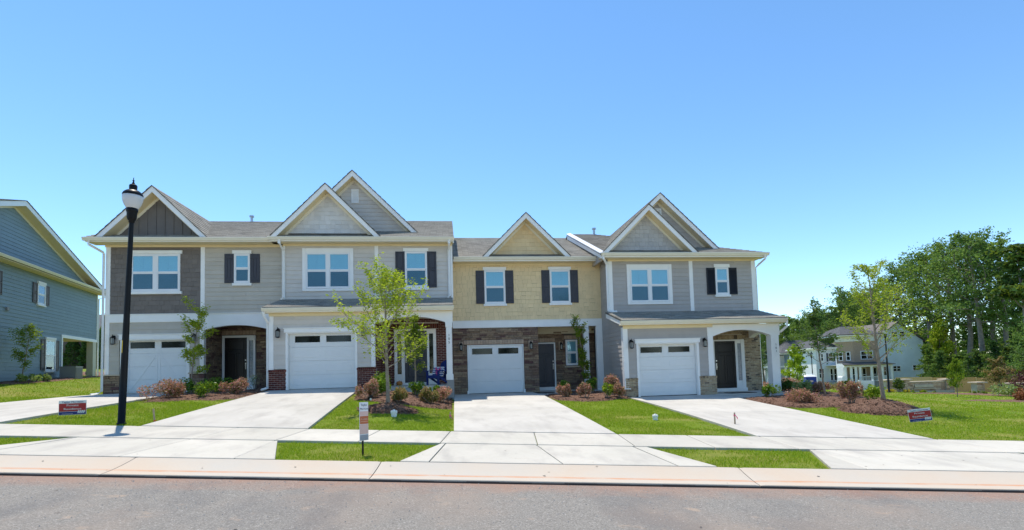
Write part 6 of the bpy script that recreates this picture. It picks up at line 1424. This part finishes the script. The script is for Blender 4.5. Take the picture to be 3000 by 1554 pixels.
# ------------------------------------------------------------------ bigger trees: shared crowns on individual trees
def crown_kit(seed, kind):
    rg = random.Random(seed); m = MB(); C = []
    if kind == 'conifer':
        m.tube([(0, 0, 0), (0, 0, .95)], [.014, .003], 6); nr = np.random.default_rng(seed); n = 4200
        t = nr.random(n)**.75; r = .17*(1-t)**.75*(.55+.45*nr.random(n)**.4)*(1+.12*np.sin(t*40)); a = nr.uniform(0, 6.28, n)
        return m, np.stack([r*np.cos(a), r*np.sin(a), .03+.97*t], 1)
    top = {'tall': .92, 'broad': .8, 'pine': .95, 'under': .85, 'small': .8}[kind]; c0 = {'tall': .42, 'broad': .25, 'pine': .55, 'under': .08, 'small': .28}[kind]
    lean = rg.uniform(-.03, .03); tp = [Vector((lean*k/8+rg.uniform(-.006, .006), rg.uniform(-.006, .006), top*k/8)) for k in range(9)]
    m.tube(tp, [.0165*(1-k/8)+.003 for k in range(9)], 8); nb = {'tall': 26, 'broad': 24, 'pine': 15, 'under': 26, 'small': 20}[kind]; sp = {'tall': .19, 'broad': .30, 'pine': .22, 'under': .32, 'small': .42}[kind]
    for b in range(nb):
        t = c0+(1-c0)*(b+rg.random())/nb; i = min(7, int(t*8)); p = tp[i].lerp(tp[i+1], t*8-i); a = b*2.4+rg.uniform(-.6, .6); tt = (t-c0)/(1-c0)
        L = sp*{'tall': .45+.75*math.sin(math.pi*min(1, .15+.8*tt)), 'broad': 1.1-.6*tt, 'pine': .9-.4*tt, 'under': 1-.6*tt, 'small': 1.05-.55*tt}[kind]*rg.uniform(.6, 1.25)
        pts, rs = limb(p, (math.cos(a), math.sin(a), rg.uniform(.1, .55)+.7*tt), L, .006*(1-.6*tt), .0012, rg, 5, .18, .03); m.tube(pts, rs, 4, False)
        for j in range(2, 6):
            for s in range(2):
                q = pts[j]+Vector((rg.gauss(0, .3), rg.gauss(0, .3), rg.gauss(.05, .22)))*L*.42; r = L*rg.uniform(.08, .17)
                for _ in range({'pine': 24, 'tall': 24}.get(kind, 28)): C.append((q.x+rg.gauss(0, r), q.y+rg.gauss(0, r), q.z+rg.gauss(0, r*(.5 if kind != 'pine' else .3))))
    C = np.array(C); k = 1/np.percentile(C[:, 2], 99.7); m.v = [(p[0], p[1], p[2]*k) for p in m.v]; C[:, 2] *= k
    return m, C
KIT = {}
def kit(kind, k, mat):
    key = (kind, k, mat)
    if key not in KIT:
        m, C = crown_kit(1000+k*17+len(kind), kind); sz = {'tall': .0125, 'broad': .0155, 'pine': .026, 'under': .028, 'conifer': .03, 'small': .04}[kind]
        KIT[key] = (m.mesh('trunk', 'bark_dark', True), leaves_mesh('crown', C, sz*1.25, sz*.8, mat, k, .6))
    return KIT[key]
def big_tree(label, x, y, h, kind, k, mat, rz, wide=1., group='trees at the edge of the forest', name='forest_tree', z=None):
    tm, cm = kit(kind, k, mat); z = H(x, y)-.1 if z is None else z; th = thing(name, label, 'tree', (x, y, z), group); th.rotation_euler = (0, 0, rz)
    for nm, me in (('trunk', tm), ('crown', cm)): o = link(nm, me, th); o.scale = (h*wide, h*wide, h)
    return th
FOREST = [(2215, 976, 110, 'broad'), (2232, 961, 112, 'broad'), (2262, 931, 116, 'broad'), (2300, 924, 112, 'broad'), (2345, 911, 116, 'broad'), (2388, 914, 120, 'broad'), (2425, 881, 112, 'broad'), (2468, 848, 108, 'broad'), (2490, 836, 118, 'broad'), (2512, 856, 112, 'broad'), (2535, 834, 116, 'broad'), (2556, 845, 104, 'tall'), (2602, 806, 104, 'tall'), (2642, 770, 98, 'tall'), (2684, 748, 94, 'tall'), (2722, 735, 88, 'tall'), (2762, 725, 92, 'tall'), (2792, 700, 82, 'tall'), (2836, 684, 78, 'tall'), (2878, 672, 74, 'tall'), (2912, 676, 80, 'tall'), (2950, 700, 74, 'tall'), (2978, 770, 84, 'broad'), (3015, 720, 66, 'pine'), (3030, 900, 58, 'broad')]
NTH = ['first', 'second', 'third', 'fourth', 'fifth', 'sixth', 'seventh', 'eighth', 'ninth', 'tenth', 'eleventh', 'twelfth', 'thirteenth', 'fourteenth']; ORD = {}
rgf = random.Random(8); bright = ('leaf_forest', 'leaf_forest2')
for i, (px, ty, v, kd) in enumerate(FOREST):
    x, y = at(px, v); z = H(x, y)-.1; h = zpx(ty, px, v)-z
    ORD[kd] = ORD.get(kd, -1)+1; nth = NTH[ORD[kd]]
    big_tree({'broad': nth+' broad tree from the left in the belt behind the far houses', 'tall': nth+' tall forest tree counting right from the pale blue house gable', 'pine': 'dark pine with layered boughs at the right edge of the picture'}[kd], x, y, h, kd, i % 4, 'leaf_dark' if kd == 'pine' else bright[(i*7//3) % 2], rgf.uniform(0, 6.28), {'tall': 1.0, 'broad': .95, 'pine': 1.1}[kd], group={'tall': 'tall trees at the forest edge', 'broad': 'broad trees behind the far houses', 'pine': 'pines'}[kd])
for i, (px, ty, v) in enumerate([(2715, 1010, 78), (2745, 1030, 74), (2772, 1040, 70), (2805, 1030, 72), (2832, 1035, 68), (2862, 1025, 70), (2890, 1040, 66), (2920, 1000, 72), (2948, 1010, 66), (2975, 980, 68), (2998, 1000, 62), (3020, 985, 58), (2700, 960, 100), (2660, 960, 110), (2600, 940, 118), (2240, 1010, 122), (2280, 1000, 124), (2320, 990, 124), (2370, 985, 124), (2410, 975, 122), (2450, 960, 120), (2490, 950, 120), (2540, 930, 120), (2760, 960, 96), (2850, 940, 90), (2985, 900, 78)]+[(2690+k*26, 985-(k % 3)*18, 112+(k % 2)*6) for k in range(14)]+[(2212+k*23, int(978-k*6.2-(k % 3)*9), 128+(k % 2)*4) for k in range(17)]):
    x, y = at(px, v); z = H(x, y)-.1; h = zpx(ty, px, v)-z
    big_tree('low leafy tree filling the forest edge above the wooden fence' if px > 2690 else 'leafy tree filling the woods between the far houses and the sky', x, y, h, 'under', i % 3, ('leaf_forest2', 'leaf_forest', 'leaf_dark')[i % 3], rgf.uniform(0, 6.28), .95 if h < 8 else .7, 'understorey trees above the fence' if px > 2690 else 'filling trees behind the far houses', 'understorey_tree')
x, y = at(2330, 45); big_tree('lime-green upright tree between the column and the far houses', x, y, zpx(1012, 2330, 45)-H(x, y)+.1, 'small', 0, 'leaf_lime', 1., .62, 'ornamental trees', 'ornamental_tree')
x, y = at(2793, 36); big_tree('small maple in front of the stone wall', x, y, zpx(1052, 2793, 36)-H(x, y)+.1, 'small', 1, 'leaf_mid', 2., .50, 'ornamental trees', 'ornamental_tree')
x, y = at(2918, 44); big_tree('spreading olive-green tree before the wooden fence', x, y, zpx(1048, 2918, 44)-H(x, y)+.1, 'small', 2, 'leaf_olive', 3., .85, 'ornamental trees', 'ornamental_tree')
x, y = at(2752, 82); big_tree('yellow-green tree leaning over the pale blue house gable', x, y, zpx(940, 2752, 82)-H(x, y)+.1, 'small', 0, 'leaf_bright', 4., .55, 'ornamental trees', 'ornamental_tree')
for i, px in enumerate((160, 187, 212, 238, 262, 286, 310)):
    v = 56+(i % 2)*2; x, y = at(px, v); big_tree(NTH[i]+' cypress from the left in the hedge behind the blue-grey house', x, y, 6.2-(i % 3)*.7, 'conifer', i % 2, ('leaf_forest', 'leaf_dark')[i % 2], i, 1.25, 'hedge cypresses', 'hedge_cypress')
# woods across the street, seen only as reflections in the glass
for i, u in enumerate((-34, -25, -17, -9, -1, 7, 15, 24, 33)):
    x, y = xy(u+4, -26-(i % 2)*2); big_tree('tree of the woods across the street', x, y, 5.5+(i % 3), 'under', i % 3, 'leaf_forest', i*1.1, 1., 'woods across the street', 'understorey_tree', z=-1.5+GRADE*u)
    v = -30-(i % 3)*3; x, y = xy(u, v); big_tree('tree of the woods across the street', x, y, 11+(i*5 % 4)*1.2, ('broad', 'tall')[i % 2], i % 3, 'leaf_forest', i*1.3, 1.15, 'woods across the street', 'forest_tree', z=-1.5+GRADE*u)
